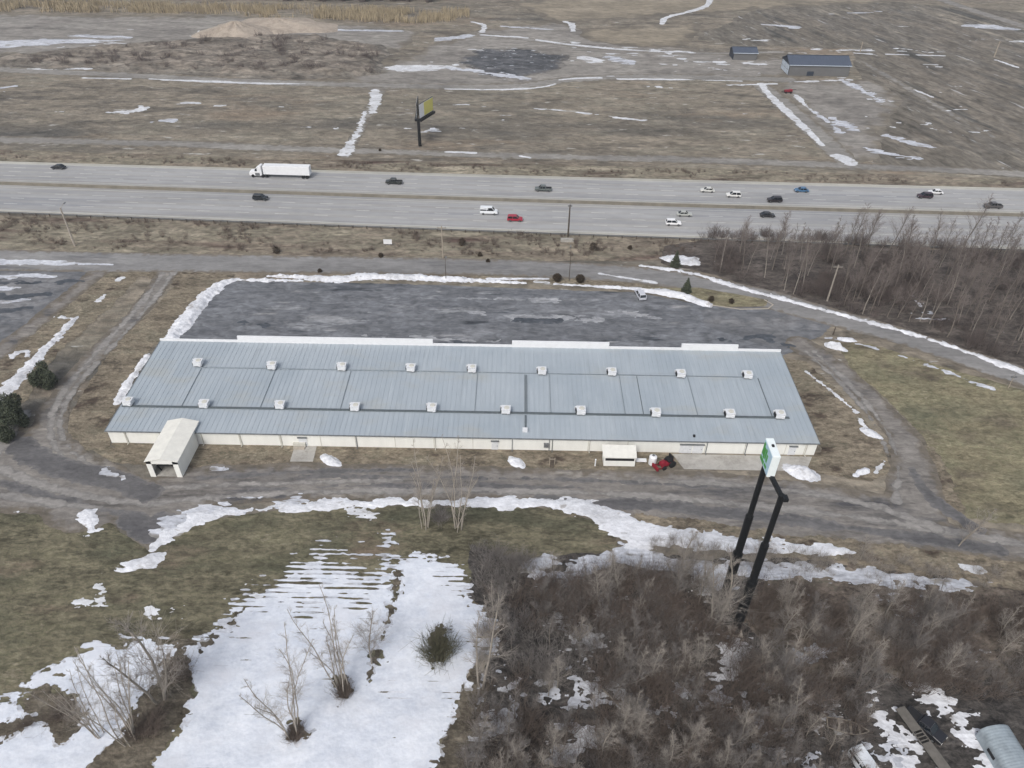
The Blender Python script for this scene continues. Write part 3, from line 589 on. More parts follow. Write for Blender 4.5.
# big snow field with melting rows
big = poly([(392, 520), (392, 548), (388, 572), (400, 560), (430, 552), (466, 560), (470, 596), (486, 612), (502, 632), (488, 664), (470, 700), (455, 740), (436, 800), (300, 900), (-200, 960), (-60, 720), (20, 690), (62, 664), (96, 640), (150, 640), (190, 640), (210, 628), (232, 600), (262, 572), (278, 545), (300, 530), (340, 522)])
_gx, _gy = G(300, 560); _yb = G(300, 650)[1]; _yt = G(300, 520)[1]
def bigf(x, y):
    s = big(x, y)+1.5*fbm(x, y, 4, 4, 1)+1.2*fbm(x, y, .9, 3, 2)
    k = np.clip((y-_yb)/(_yt-_yb), 0, 1.2)
    xr = np.clip((x-G(392, 560)[0])/-3, 0, 1)
    rows = np.sin(y*2*math.pi/.92+.5*fbm(x, y, 6, 2, 4))*.55+fbm(x, y, .8, 4, 6, 5)*1.0+.5*fbm(x, y, 5, 3, 8)
    melt = 1.25-k*2.9*xr-.8*np.clip(1-s/5, 0, 1)*(k > 0)+rows*1.0
    # melting rim on the left-hand border
    rim = s-1.6+2.6*fbm(x, y, .8, 4, 9, 4)
    return np.minimum(np.minimum(s, melt), rim+.9)
bigf.bb = big.bb
isl = union(line([(180, 650), (172, 690), (150, 730), (120, 768)], [3, 7, 8, 8]), line([(40, 700), (70, 716), (64, 738)], [5, 5, 3]), line([(-10, 736), (24, 722), (40, 716)], [4, 2.6, 1.5]),
            line([(398, 575), (392, 610), (380, 645), (368, 680)], [1.3, 1, 1.4, 1]), line([(240, 612), (225, 632), (200, 648)], [1, 1.5, 2.5]), line([(296, 728), (298, 736)], 3.2), line([(346, 684), (346, 692)], 3), line([(438, 636), (440, 652)], 4), line([(478, 680), (462, 740), (452, 790)], [3, 5, 6]))
def bigf2(x, y): return np.minimum(bigf(x, y), -(isl(x, y)+1.1*fbm(x, y, 2.2, 4, 12)+.9*fbm(x, y, .7, 3, 13)))
bigf2.bb = big.bb
def bigf3(x, y): return bigf2(x, y)+.25+1.0*fbm(x, y, .7, 4, 31, 2.5)
bigf3.bb = big.bb
patch('thin_snow', M['snow_thin'], bigf3, .0885, .17, clip=(-75, 33, 12, 90))
patch('snow_field', M['snow'], bigf2, .090, .17, clip=(-75, 33, 12, 90))
patch('brown_verge', M['brown_turf'], rough(isl, (1.2, 2.5), (.4, .8)), .084, .3)
for a in ([(352, 512), (372, 516)], [(250, 590), (262, 600)], [(150, 610), (158, 614)], [(82, 600), (86, 604)], [(172, 612), (180, 613)], [(100, 590), (104, 600)]): snowl(a, [1.2, .8], 1.2, 1.4, z=.088, res=.15)
for a in ([(730, 640), (736, 660), (728, 690)], [(764, 690), (790, 694)], [(735, 570), (700, 590)], [(826, 706), (834, 716)], [(880, 716), (900, 744), (912, 776)], [(925, 690), (940, 702)], [(958, 722), (975, 746), (996, 770)], [(600, 690), (640, 715)], [(480, 740), (500, 720)], [(560, 620), (590, 640)], [(600, 600), (612, 610)], [(780, 746), (776, 750)], [(560, 750), (600, 742)]):
    snowl(a, 2.6, 2.6, 1.7, z=.09, res=.16, m='snow_old')
def flecks(px, thr, big_, sml, z, res, mat, sx=1.3, seed=51, clip=None, mixp=1.6):
    g = poly(px)
    def f(x, y): return np.minimum(g(x, y), mixp*fbm(x, y, big_, 3, seed, sx)-thr+1.5*fbm(x, y, sml, 4, seed+9, sx))
    f.bb = g.bb; return patch('snow_flecks', M[mat], f, z, res, clip=clip)
flecks([(486, 590), (560, 572), (660, 570), (860, 590), (1040, 606), (1200, 800), (1100, 860), (450, 860), (476, 700)], 1.25, 7, .9, .092, .2, 'snow_thin', clip=(-20, 30, 75, 100))
flecks([(700, 262), (800, 286), (900, 318), (1024, 362), (1024, 340), (900, 290), (760, 258)], 1.5, 8, 1.2, .092, .3, 'snow_thin', seed=77)
flecks([(0, 86), (360, 92), (340, 140), (0, 134)], 1.95, 12, 1.8, .06, .6, 'snow_far', sx=3, seed=80)
flecks([(390, 92), (560, 88), (760, 84), (820, 150), (380, 146)], 1.75, 12, 1.8, .06, .6, 'snow_far', sx=3, seed=83)
flecks([(430, 52), (560, 40), (780, 60), (760, 78), (560, 78), (400, 84)], 1.35, 10, 2, .06, .7, 'snow_far', sx=3, seed=86)
flecks([(860, 80), (1040, 90), (1040, 172), (870, 156)], 1.5, 12, 2, .06, .7, 'snow_far', sx=2, seed=88)
flecks([(700, 20), (1040, 20), (1040, 76), (860, 72), (700, 44)], 1.55, 14, 2.5, .06, .9, 'snow_far', sx=3, seed=91)
flecks([(0, 30), (200, 24), (200, 44), (0, 60)], 1.6, 14, 2.5, .06, .9, 'snow_far', sx=3, seed=93)
# small separate snow piles (things)
def snow_pile(px, w, h, label, rot=0):
    c = np.array(G(*px))
    P = [(c[0]+w/2*math.cos(a)*math.cos(rot)-w/4.2*math.sin(a)*math.sin(rot), c[1]+w/2*math.cos(a)*math.sin(rot)+w/4.2*math.sin(a)*math.cos(rot)) for a in np.linspace(0, 2*math.pi, 17)[:-1]]
    Pn = np.array(P); Q = np.roll(Pn, -1, 0)
    def f(x, y):
        u = (x-c[0])*math.cos(rot)+(y-c[1])*math.sin(rot); v = -(x-c[0])*math.sin(rot)+(y-c[1])*math.cos(rot)
        return (1-np.hypot(u/(w/2), v/(w/4.2)))*w/4+.35*fbm(x, y, 1.6, 4, int(px[0]))+.1*fbm(x, y, .5, 3, 3)
    f.bb = (c[0]-w*.8, c[1]-w*.8, c[0]+w*.8, c[1]+w*.8)
    o = patch('snow_pile', M['snow_old'], f, .078, .16, height=bank(h, w*.18, .4, 1.2), kind=None)
    return tag(o, label, 'snow pile')
snow_pile((331, 461), 5.2, .7, 'small white snow heap beside the grey concrete slab at the warehouse wall', -.6)
snow_pile((517, 463), 4.6, .5, 'narrow slanting strip of heaped snow near the middle of the warehouse wall', -.7)
snow_pile((801, 473), 7.8, 1.1, 'largest dirty white snow heap at the end of the long concrete apron', -.5)
snow_pile((834, 347), 5.4, 1.0, 'snow heap on the lawn corner where the east track meets the road', -.6)
snow_pile((848, 340), 4.2, .4, 'thin snow remnant just behind the heap at the lawn corner', -.2)
snow_pile((870, 433), 5.0, .5, 'snow heap lying along the inner side of the east track', -.9)
snow_pile((862, 472), 4.0, .5, 'small snow heap on the lawn edge where the east track joins the lane', .5)
for a in ([(806, 372), (830, 390)], [(832, 392), (856, 412)], [(860, 420), (866, 430)], [(884, 462), (876, 472)], [(700, 440), (700, 441)]): snowl(a, [.5, .8], .4, 1.5, z=.082, res=.18)
# ---------------------------------------------------------------- warehouse
ZN, ZF = 3.3, 4.5
xl = (G(105, 430, ZN)[0]+G(163, 341, ZF)[0])/2; xr = (G(821, 443, ZN)[0]+G(777, 352, ZF)[0])/2
yn = (G(105, 430, ZN)[1]+G(821, 443, ZN)[1])/2; yf = (G(163, 341, ZF)[1]+G(777, 352, ZF)[1])/2
print('WAREHOUSE', xl, xr, yn, yf, [G(105, 430, ZN)[0], G(163, 341, ZF)[0], G(821, 443, ZN)[0], G(777, 352, ZF)[0]])
WX, WY = (xl+xr)/2, yn
LWH = xr-xl; DWH = yf-yn
wh = empty('warehouse', (WX, WY, 0), 0, 'very long low warehouse with blue-grey ribbed metal roof and cream walls beside the parking lot', 'warehouse')
def rz_(y): return ZN+(ZF-ZN)*y/DWH
def roof_mat():
    m = new_mat('ribbed_roof'); nt = m.node_tree; N = nt.nodes; L = nt.links; b = N['Principled BSDF']
    tc = N.new('ShaderNodeTexCoord')
    def noise(scale, size, det=6, off=0):
        mp = N.new('ShaderNodeMapping'); mp.inputs['Scale'].default_value = scale; mp.inputs['Location'].default_value = (off, off, 0); L.new(tc.outputs['Object'], mp.inputs[0])
        n = N.new('ShaderNodeTexNoise'); n.inputs['Scale'].default_value = 1/size; n.inputs['Detail'].default_value = det; n.inputs['Roughness'].default_value = .6; L.new(mp.outputs[0], n.inputs['Vector']); return n.outputs[0]
    r1 = ramp(nt, [(.3, lin((152, 162, 170))), (.5, lin((160, 169, 176))), (.7, lin((167, 175, 181)))]); L.new(noise((1, 1, 1), 16), r1.inputs[0])
    st = N.new('ShaderNodeMapRange'); st.inputs[1].default_value = .52; st.inputs[2].default_value = .72; st.inputs[4].default_value = .5; L.new(noise((1, .07, 1), .9), st.inputs[0])
    x = N.new('ShaderNodeMix'); x.data_type = 'RGBA'; L.new(st.outputs[0], x.inputs[0]); L.new(r1.outputs[0], x.inputs[6]); x.inputs[7].default_value = lin((180, 188, 193))
    st2 = N.new('ShaderNodeMapRange'); st2.inputs[1].default_value = .56; st2.inputs[2].default_value = .74; st2.inputs[4].default_value = .38; L.new(noise((1, .12, 1), 1.6, 6, 31), st2.inputs[0])
    x2 = N.new('ShaderNodeMix'); x2.data_type = 'RGBA'; L.new(st2.outputs[0], x2.inputs[0]); L.new(x.outputs[2], x2.inputs[6]); x2.inputs[7].default_value = lin((138, 145, 150))
    st3 = N.new('ShaderNodeMapRange'); st3.inputs[1].default_value = .55; st3.inputs[2].default_value = .7; st3.inputs[4].default_value = .6; L.new(noise((.5, 1, 1), 7, 5, 77), st3.inputs[0])
    x3 = N.new('ShaderNodeMix'); x3.data_type = 'RGBA'; L.new(st3.outputs[0], x3.inputs[0]); L.new(x2.outputs[2], x3.inputs[6]); x3.inputs[7].default_value = lin((164, 166, 162))
    L.new(x3.outputs[2], b.inputs['Base Color']); b.inputs['Roughness'].default_value = .55; b.inputs['Specular IOR Level'].default_value = .35
    return m
M['roof'] = roof_mat()
hx = LWH/2
w = MB()
prof = [(0, .02), (DWH, .02), (DWH, ZF-.06), (0, ZN-.06)]
w.add([(x, y, z) for x in (-hx, hx) for y, z in prof], [(0, 1, 2, 3), (7, 6, 5, 4), (0, 3, 7, 4), (3, 2, 6, 7), (2, 1, 5, 6), (1, 0, 4, 5)])
w.build('wall', M['wall'], wh)
r = MB(); o_ = .25
r.add([(-hx-o_, -o_, rz_(-o_)-.05), (hx+o_, -o_, rz_(-o_)-.05), (hx+o_, DWH, ZF-.05), (-hx-o_, DWH, ZF-.05), (-hx-o_, -o_, rz_(-o_)+.05), (hx+o_, -o_, rz_(-o_)+.05), (hx+o_, DWH, ZF+.05), (-hx-o_, DWH, ZF+.05)],
      [(3, 2, 1, 0), (4, 5, 6, 7), (0, 1, 5, 4), (1, 2, 6, 5), (2, 3, 7, 6), (3, 0, 4, 7)])
nr = int(LWH/1.0)
for i in range(nr+1):
    x = -hx-.15+i*(LWH+.3)/nr
    r.bar((x, -o_+.01, rz_(-o_)+.085), (x, DWH-.02, ZF+.085), .05, .03)
rf = r.build('roof', M['roof'], wh)
g = MB().bar((-hx-.28, -.36, rz_(0)-.02), (hx+.28, -.36, rz_(0)-.02), .18, .16); g.build('gutter', M['gutter'], wh)
g = MB().box((-hx-.3, DWH/2, (ZN+ZF)/2), (.08, .1, .1))  # rake trims
for s in (-1, 1): MB().bar((s*(hx+.29), -.2, rz_(-.2)), (s*(hx+.29), DWH, ZF), .08, .22).build('rake_trim', M['gutter'], wh)
# facade wall on the far side with three raised sections
def xat(px, py, z): return G(px, py, z)[0]-WX
pz = ZF+.55
p = MB(); p.box((0, DWH+.16, pz/2), (LWH+.6, .3, pz)); p.build('facade_wall', M['white'], wh)
for a, b in ((235, 432), (512, 610), (683, 740)):
    xa, xb = xat(a, 342+(a-235)*.018, ZF+1.2), xat(b, 342+(b-235)*.018, ZF+1.2)
    MB().box(((xa+xb)/2, DWH+.2, (ZF+1.6)/2), (xb-xa, .46, ZF+1.6)).build('parapet', M['white'], wh)
# wall joints and downspouts
jx = [xat(p_, 440, 2) for p_ in (122, 158, 238, 279, 320, 355, 395, 434, 473, 552, 588, 627, 704, 743, 783, 802)]
for x in jx: MB().box((x, -.03, ZN/2-.1), (.09, .06, ZN-.35)).build('panel_joint', M['wall_trim'], wh)
for x in [xat(p_, 440, 2) for p_ in (122, 199, 238, 279, 355, 434, 511, 551, 588, 704, 743, 802)]:
    d = MB().box((x+.25, -.1, ZN/2), (.12, .12, ZN-.1)); d.box((x+.25, -.35, .2), (.14, .6, .14)); d.build('downspout', M['wall_trim'] if x % 2 < 1 else M['gutter'], wh)
for px_, ww in ((302, 1.6), (495, 1.3), (790, 1.4), (697, 2.0), (685, 2.4)):
    x = xat(px_, 440, 2); d = MB().box((x, -.04, 1.1), (ww, .08, 2.2)).build('door', M['white_metal'], wh)
    MB().box((x+ww*.35, -.1, 1.05), (.12, .05, .12)).build('handle', M['dark'], d)
    MB().box((x, -.2, 2.4), (ww+.3, .4, .08)).build('door_hood', M['gutter'], wh)
MB().box((xat(546, 442, 1.5), -.25, 1.6), (.9, .4, .9)).tube((xat(546, 442, 1.5)+.6, -.2, .1), (xat(546, 442, 1.5)+.6, -.2, ZN), .07).build('meter_box', M['grey_metal'], wh)
# roof pipes
def roofbar(parts, name, wd_, hh, mat):
    b = MB()
    for (x0, y0), (x1, y1) in parts:
        b.bar((x0, y0, rz_(y0)+.13+hh/2), (x1, y1, rz_(y1)+.13+hh/2), wd_, hh)
    return b.build(name, mat, wh)
def RP(px, py, zz=.3):
    x = None
    lo = ZN
    for _ in range(12):
        x, y = G(px, py, lo+zz); y -= WY; x -= WX; lo = rz_(min(max(y, 0), DWH))
    return x, y
M['pipe'] = plain('roof_pipe', (98, 106, 110), .7, var=.15)
M['pipe2'] = plain('roof_pipe_pale', (132, 141, 147), .7, var=.15)
n1 = [RP(122, 405.5), RP(790, 418.5)]; n2 = [RP(196, 366.5), RP(748, 377)]
y1 = (n1[0][1]+n1[1][1])/2; y2 = (n2[0][1]+n2[1][1])/2
roofbar([((n1[0][0], y1), (n1[1][0], y1)), ((n1[0][0], y1+.35), (n1[1][0], y1+.35))], 'roof_pipe', .16, .16, M['pipe'])
roofbar([((n2[0][0], y2), (n2[1][0], y2))], 'roof_pipe', .14, .14, M['pipe2'])
xm = RP(526, 400)[0]
roofbar([((xm-.2, y2-.6), (xm-.2, y1+.5)), ((xm+.15, y2-.6), (xm+.15, y1+.5))], 'roof_pipe', .15, .14, M['pipe'])
roofbar([((xm-.1, y1-.5), (xm-.1, 1.8))], 'roof_pipe', .35, .14, M['pipe'])
for a, b, mt in (((632, 371), (648, 415), 'pipe'), ((757, 380), (774, 415), 'pipe'), ((686, 378), (700, 414), 'pipe2'), ((549, 374), (551, 411), 'pipe2'), ((618, 376), (627, 413), 'pipe2'), ((477, 373), (475, 410), 'pipe2'), ((349, 370), (343, 405), 'pipe2'), ((274, 370), (262, 404), 'pipe2'), ((198, 370), (184, 404), 'pipe2')):
    A, B = RP(*a), RP(*b); xx = (A[0]+B[0])/2
    roofbar([((xx, y2-.3), (xx, y1+.6))], 'roof_pipe', .12, .1, M[mt])
MB().box((RP(525, 430)[0], RP(525, 430)[1], rz_(1.5)+.35), (1.0, .8, .6)).build('roof_vent', M['white_metal'], wh)
MB().box((RP(692, 427)[0], 1.0, rz_(1)+.3), (.4, .4, .4)).build('roof_vent', M['dark'], wh)
# rooftop units
def make_unit():
    u = empty('rooftop_unit', (0, 0, 0))
    MB().box((0, 0, .78), (1.75, 1.5, .95)).box((0, 0, 1.28), (1.85, 1.6, .06)).build('cabinet', M['white_metal'], u)
    MB().box((0, 0, .17), (1.5, 1.3, .3)).build('curb', M['gutter'], u)
    MB().tube((.15, 0, 1.31), (.15, 0, 1.4), .55, .5, 16).build('fan_grille', M['wall_trim'], u)
    MB().box((-.98, -.05, .72), (.22, 1.0, .62)).build('intake_louvre', M['dark'], u)
    MB().box((-.98, .62, .95), (.5, .2, .5)).box((.5, -.84, .6), (.5, .2, .5)).build('intake_hood', M['white_metal'], u)
    return u
farr = [(198, 361), (272, 364), (342, 365), (411, 366), (472, 367), (542, 369), (612, 370), (681, 372), (748, 373)]
nearr = [(128, 400), (204, 402), (280, 403), (355, 405), (432, 406), (506, 408), (581, 409), (656, 411), (730, 412), (780, 413)]
OR = ['first', 'second', 'third', 'fourth', 'fifth', 'sixth', 'seventh', 'eighth', 'ninth', 'tenth']
unit = make_unit(); k = 0
rnd = random.Random(5)
for row, pts in (('far', farr), ('near', nearr)):
    for i, (px_, py_) in enumerate(pts):
        u = unit if k == 0 else copy_tree(unit); k += 1
        x, y = RP(px_, py_+1, 1.0)
        u.location = (x+WX, y+WY, rz_(y)+.1); u.rotation_euler.z = rnd.uniform(-.04, .04); u.scale = (1, 1, rnd.uniform(.95, 1.08))
        tag(u, f'white roof unit, {OR[i]} from left in the {row} row on the warehouse', 'rooftop unit', 'white units standing on the warehouse roof')
# concrete apron and slabs (structure)
strip_px('concrete_apron', M['concrete'], [(672, 454), (812, 457)], [(684, 469.5), (806, 471.5)], .09)
strip_px('concrete_slab', M['concrete'], [(295, 446), (317, 446)], [(290, 462), (313, 462)], .11)
# loading canopy
cb = G(166, 477); cbr = G(181, 477)
cx0, cx1 = G(151, 477)[0], G(183, 477)[0]; cyf = cb[1]; cwid = cx1-cx0; clen = WY-cyf
cn = empty('loading_canopy', ((cx0+cx1)/2, cyf, 0), 0, 'cream covered loading tunnel with open front sticking out of the warehouse front', 'loading canopy')
hw = cwid/2; eh = 4.0; rh = 4.7; bk = clen+2.3
c = MB()
for s in (-1, 1):
    c = MB().box((s*(hw-.08), clen/2-.15, eh/2), (.16, clen-.3, eh-.02)); c.box((s*(hw-.08), clen+1.15, (eh+ZN+.25)/2), (.16, 2.3, eh-ZN-.2))
    c.build('side_wall', M['wall'], cn)
c = MB()
for s in (-1, 1): c.box((s*(hw-.5), .02, eh/2+.02), (1.0, .1, eh))
c.add([(-hw, -.03, 3.35), (hw, -.03, 3.35), (hw, -.03, eh), (0, -.03, rh-.02), (-hw, -.03, eh), (-hw, .07, 3.35), (hw, .07, 3.35), (hw, .07, eh), (0, .07, rh-.02), (-hw, .07, eh)],
      [(0, 1, 2, 3, 4), (9, 8, 7, 6, 5), (0, 5, 6, 1), (1, 6, 7, 2), (2, 7, 8, 3), (3, 8, 9, 4), (4, 9, 5, 0)])
c.build('front_wall', M['wall'], cn)
c = MB()
for s in (-1, 1):
    vs = [(0, -.2, rh), (s*(hw+.12), -.2, eh-.03), (s*(hw+.12), bk, eh-.03), (0, bk, rh), (0, -.2, rh+.1), (s*(hw+.12), -.2, eh+.07), (s*(hw+.12), bk, eh+.07), (0, bk, rh+.1)]
    c.add(vs, [(0, 1, 2, 3), (4, 5, 6, 7), (0, 1, 5, 4), (1, 2, 6, 5), (2, 3, 7, 6), (3, 0, 4, 7)])
c.build('roof', M['panel_roof'], cn)
c = MB().add([(-hw, bk-.05, ZN+.3), (hw, bk-.05, ZN+.3), (hw, bk-.05, eh), (0, bk-.05, rh), (-hw, bk-.05, eh)], [(0, 1, 2, 3, 4)]); c.build('rear_gable', M['wall'], cn)
MB().box((0, clen/2, .1), (cwid-.4, clen-.2, .14)).build('floor', M['concrete'], cn)
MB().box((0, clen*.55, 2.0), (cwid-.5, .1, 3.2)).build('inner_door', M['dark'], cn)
MB().box((.2, .7, 2.9), (2.6, .5, .9), .1).bar((-1.4, .5, 2.5), (-.9, .6, 1.2), .3, .15).build('dock_curtain', M['black'], cn)
# ---------------------------------------------------------------- things by the wall
sx, sy = G(619, 468)
sh = empty('office_trailer', (sx, sy+1.6, 0), 0, 'small cream shed with sloping roof and dark slit opening against the warehouse wall', 'shed')
MB().box((0, 0, 1.25), (6.0, 2.6, 2.1)).build('body', M['wall'], sh)
MB().box((0, -1.32, 1.95), (5.5, .06, .6)).build('window', M['dark'], sh)
r_ = MB().add([(-3.2, -1.36, 2.4), (3.2, -1.36, 2.4), (3.3, 1.6, 3.0), (-3.3, 1.6, 3.0), (-3.2, -1.36, 2.5), (3.2, -1.36, 2.5), (3.3, 1.6, 3.1), (-3.3, 1.6, 3.1)], [(3, 2, 1, 0), (4, 5, 6, 7), (0, 1, 5, 4), (1, 2, 6, 5), (2, 3, 7, 6), (3, 0, 4, 7)]); r_.build('roof', M['panel_roof'], sh)
for s in (-1, 1):
    for t in (-.6, .6): MB().box((s*2.6, t*1.6, .12), (.4, .4, .2)).build('block', M['kerb'], sh)
# red machine
rx, ry = G(666, 466)
rm = empty('red_machine', (rx, ry, .1), .5, 'dark red machine with black top parked at the end of the concrete apron', 'machine')
M['red'] = plain('dark_red_paint', (132, 28, 44), .5, var=.2)
MB().box((0, 0, .85), (2.9, 1.2, .7), top=.9).box((-1.0, 0, 1.35), (1.2, 1.0, .5), top=.8).build('body', M['red'], rm, bevel=.05)
MB().box((.55, .1, 1.35), (1.1, 1.3, .4)).box((.95, .1, 1.9), (.2, 1.2, .9)).build('seat', M['dark'], rm)
MB().bar((-.3, 0, 1.2), (-.6, 0, 2.0), .1, .1).tube((-.6, -.3, 2.0), (-.6, .3, 2.0), .06).build('steering_column', M['black'], rm)
for x, y, r0 in ((-1, -.75, .45), (-1, .75, .45), (.8, -.85, .75), (.8, .85, .75)):
    MB().tube((x, y-.14, r0-.1), (x, y+.14, r0-.1), r0, n=14).build('wheel', M['rubber'], rm)
MB().bar((-1.5, -.6, .4), (-2.6, -.7, .9), .15, .2).bar((-1.5, .6, .4), (-2.6, .7, .9), .15, .2).box((-2.7, 0, .8), (.3, 1.8, .7)).build('loader_bucket', M['red'], rm)
def small(name, px, parts, label, cat, rz=0):
    x, y = G(*px); e = empty(name, (x, y, .05), rz, label, cat)
    for nm, mb_, mt in parts: mb_.build(nm, M[mt], e)
    return e
small('storage_tank', (652, 464), [('body', MB().tube((0, 0, .1), (0, 0, 1.9), .75, n=16).tube((0, 0, 1.9), (0, 0, 2.2), .75, .3, 16), 'white'), ('lid', MB().tube((0, 0, 2.2), (0, 0, 2.32), .26, n=12), 'grey_metal')], 'upright white tank standing left of the red machine', 'tank')
small('board_stack', (641, 462), [('board', MB().box((0, 0, .45), (2.0, .9, .16)), 'white'), ('leg', MB().box((-.8, 0, .18), (.12, .7, .36)), 'pole_wood'), ('leg', MB().box((.8, 0, .18), (.12, .7, .36)), 'pole_wood')], 'low white table between the cream shed and the white tank', 'table')
small('marker_post', (595, 466), [('post', MB().tube((0, 0, 0), (0, 0, 1.7), .14, .12, 10), 'white'), ('cap', MB().tube((0, 0, 1.7), (0, 0, 1.78), .17, .1, 10), 'white')], 'short white post on the grass left of the cream shed', 'post')
small('timber_rack', (552, 465), [('frame', MB().bar((-.5, 0, 0), (-.5, 0, 1.8), .14, .14).bar((.5, 0, 0), (.5, 0, 1.8), .14, .14).bar((-.5, 0, 1.5), (.5, 0, 1.5), .1, .12), 'pole_wood'), ('board', MB().bar((-.3, -.8, .05), (-.2, .5, 1.6), .25, .08).bar((.15, -.9, .05), (.2, .5, 1.5), .25, .08), 'pole_dark')], 'leaning timber rack on the grass in front of the middle warehouse wall', 'rack')
small('dark_bin', (300, 447), [('body', MB().box((0, .2, .6), (2.4, .8, .9)), 'wall_trim'), ('step', MB().box((0, -.6, .22), (2.2, .6, .35)), 'kerb')], 'grey loading step on the small concrete slab by the warehouse wall', 'loading step')
# ---------------------------------------------------------------- pylon sign
nb = G(735, 632); fb = (nb[0]-.9, nb[1]+4.0)
fb = G(721.5, 606)
# keep the far leg under the sign
nz = top_z(nb, 495); fz = top_z(fb, 465)
print('PYLON', nb, fb, nz, fz)
py_ = empty('pylon_sign', (nb[0], nb[1], 0), 0, 'tall twin-legged black pylon carrying a white sign box with green lettering in the brush', 'pylon sign')
def rel(x, y, z): return (x-nb[0], y-nb[1], z)
for b_, top in ((nb, nz), (fb, fz)):
    mbp = MB()
    for z0, z1, r0 in ((0, .42, .72), (.42, .68, .56), (.68, 1.0, .40)):
        mbp.tube(rel(b_[0], b_[1], top*z0), rel(b_[0], b_[1], top*z1), r0, n=20)
        if z0: mbp.tube(rel(b_[0], b_[1], top*z0-.5), rel(b_[0], b_[1], top*z0+.35), r0+.18, r0+.02, 20)
    mbp.build('leg', M['black'], py_, smooth=False)
for b_ in (nb, fb): MB().box(rel(b_[0], b_[1], .1), (2.0, 2.0, .3)).build('footing', M['kerb'], py_)
# sign box centred on far leg
CW, CT, CH = 3.6, 1.05, 3.7
scx, scy, scz = fb[0]+.1, fb[1]-.4, fz+CH/2-.1
M['sign_white'] = plain('sign_white', (232, 240, 240), .4, var=.03)
M['sign_green'] = plain('sign_green', (70, 150, 62), .5, var=.1)
M['sign_blue'] = plain('sign_pale_blue', (178, 206, 222), .5, var=.05)
cbx = MB().box(rel(scx, scy, scz), (CT, CW, CH)).build('sign_box', M['sign_white'], py_, bevel=.06)
for s in (-1, 1):
    MB().box(rel(scx+s*(CT/2+.01), scy, scz), (.04, CW-.3, CH-.3)).build('sign_panel', M['sign_blue'] , py_)
    q = MB(); rr = random.Random(3)
    for j, (yy, zz, ww, hh) in enumerate(((1.3, .45, .5, 1.9), (.75, .1, .45, 1.7), (.2, .35, .4, 1.6), (-.35, .1, .4, 1.2), (.9, -1.25, 1.5, .6), (-.5, -1.1, .8, .5))):
        q.box(rel(scx+s*(CT/2+.045), scy+yy, scz+zz), (.04, ww, hh))
    q.build('lettering', M['sign_green'], py_)
MB().box(rel(scx, scy+.2, scz+CH/2+.08), (.3, .4, .18)).build('lifting_lug', M['dark'], py_)
MB().bar(rel(nb[0], nb[1], nz-.3), rel(scx, scy-1.2, fz+.1), .5, .5).bar(rel(fb[0], fb[1], fz-.4), rel(scx, scy+.5, fz), .6, .6).build('bracket', M['black'], py_)
MB().box(rel(nb[0]+.3, nb[1]-.5, nz-.1), (.6, .9, .5)).build('head_plate', M['black'], py_)
# ---------------------------------------------------------------- billboard by the highway
bb = G(420, 146); bt = top_z(bb, 119)
bl = empty('billboard', (bb[0], bb[1], 0), 0, 'V-shaped billboard on a single black pole in the field across the highway', 'billboard')
print('BILL', bb, bt)
MB().tube((0, 0, 0), (0, 0, bt), .62, .55, 14).build('pole', M['black'], bl)
M['yellow'] = plain('poster_yellow', (214, 206, 120), .6, var=.06)
for s, dx, dy in ((1, 4.4, 9.5), (-1, -.9, 9.5)):
    a = Vector((.3*s, -.3, 0)); b = Vector((dx, dy, 0)); z0, z1 = bt+.1, bt+5.2
    d = (b-a).normalized(); n = Vector((d.y, -d.x, 0))*(1 if s > 0 else -1)
    def pan(u0, u1, za, zb, off, th, mat, nm):
        L_ = (b-a).length; P = a+d*L_*u0+n*off; Q = a+d*L_*u1+n*off
        m_ = MB().bar((P.x, P.y, (za+zb)/2), (Q.x, Q.y, (za+zb)/2), th, zb-za); m_.build(nm, mat, bl)
    pan(0, 1, z0, z1, 0, .3, M['black'], 'panel_frame')
    pan(.02, .98, z0+.15, z1-.15, .2, .06, M['white'], 'poster')
    if s > 0: pan(.34, .97, z0+.3, z1-.25, .26, .05, M['yellow'], 'poster_picture')
    pan(0, 1, z0-.9, z0-.05, .5, .9, M['black'], 'catwalk')
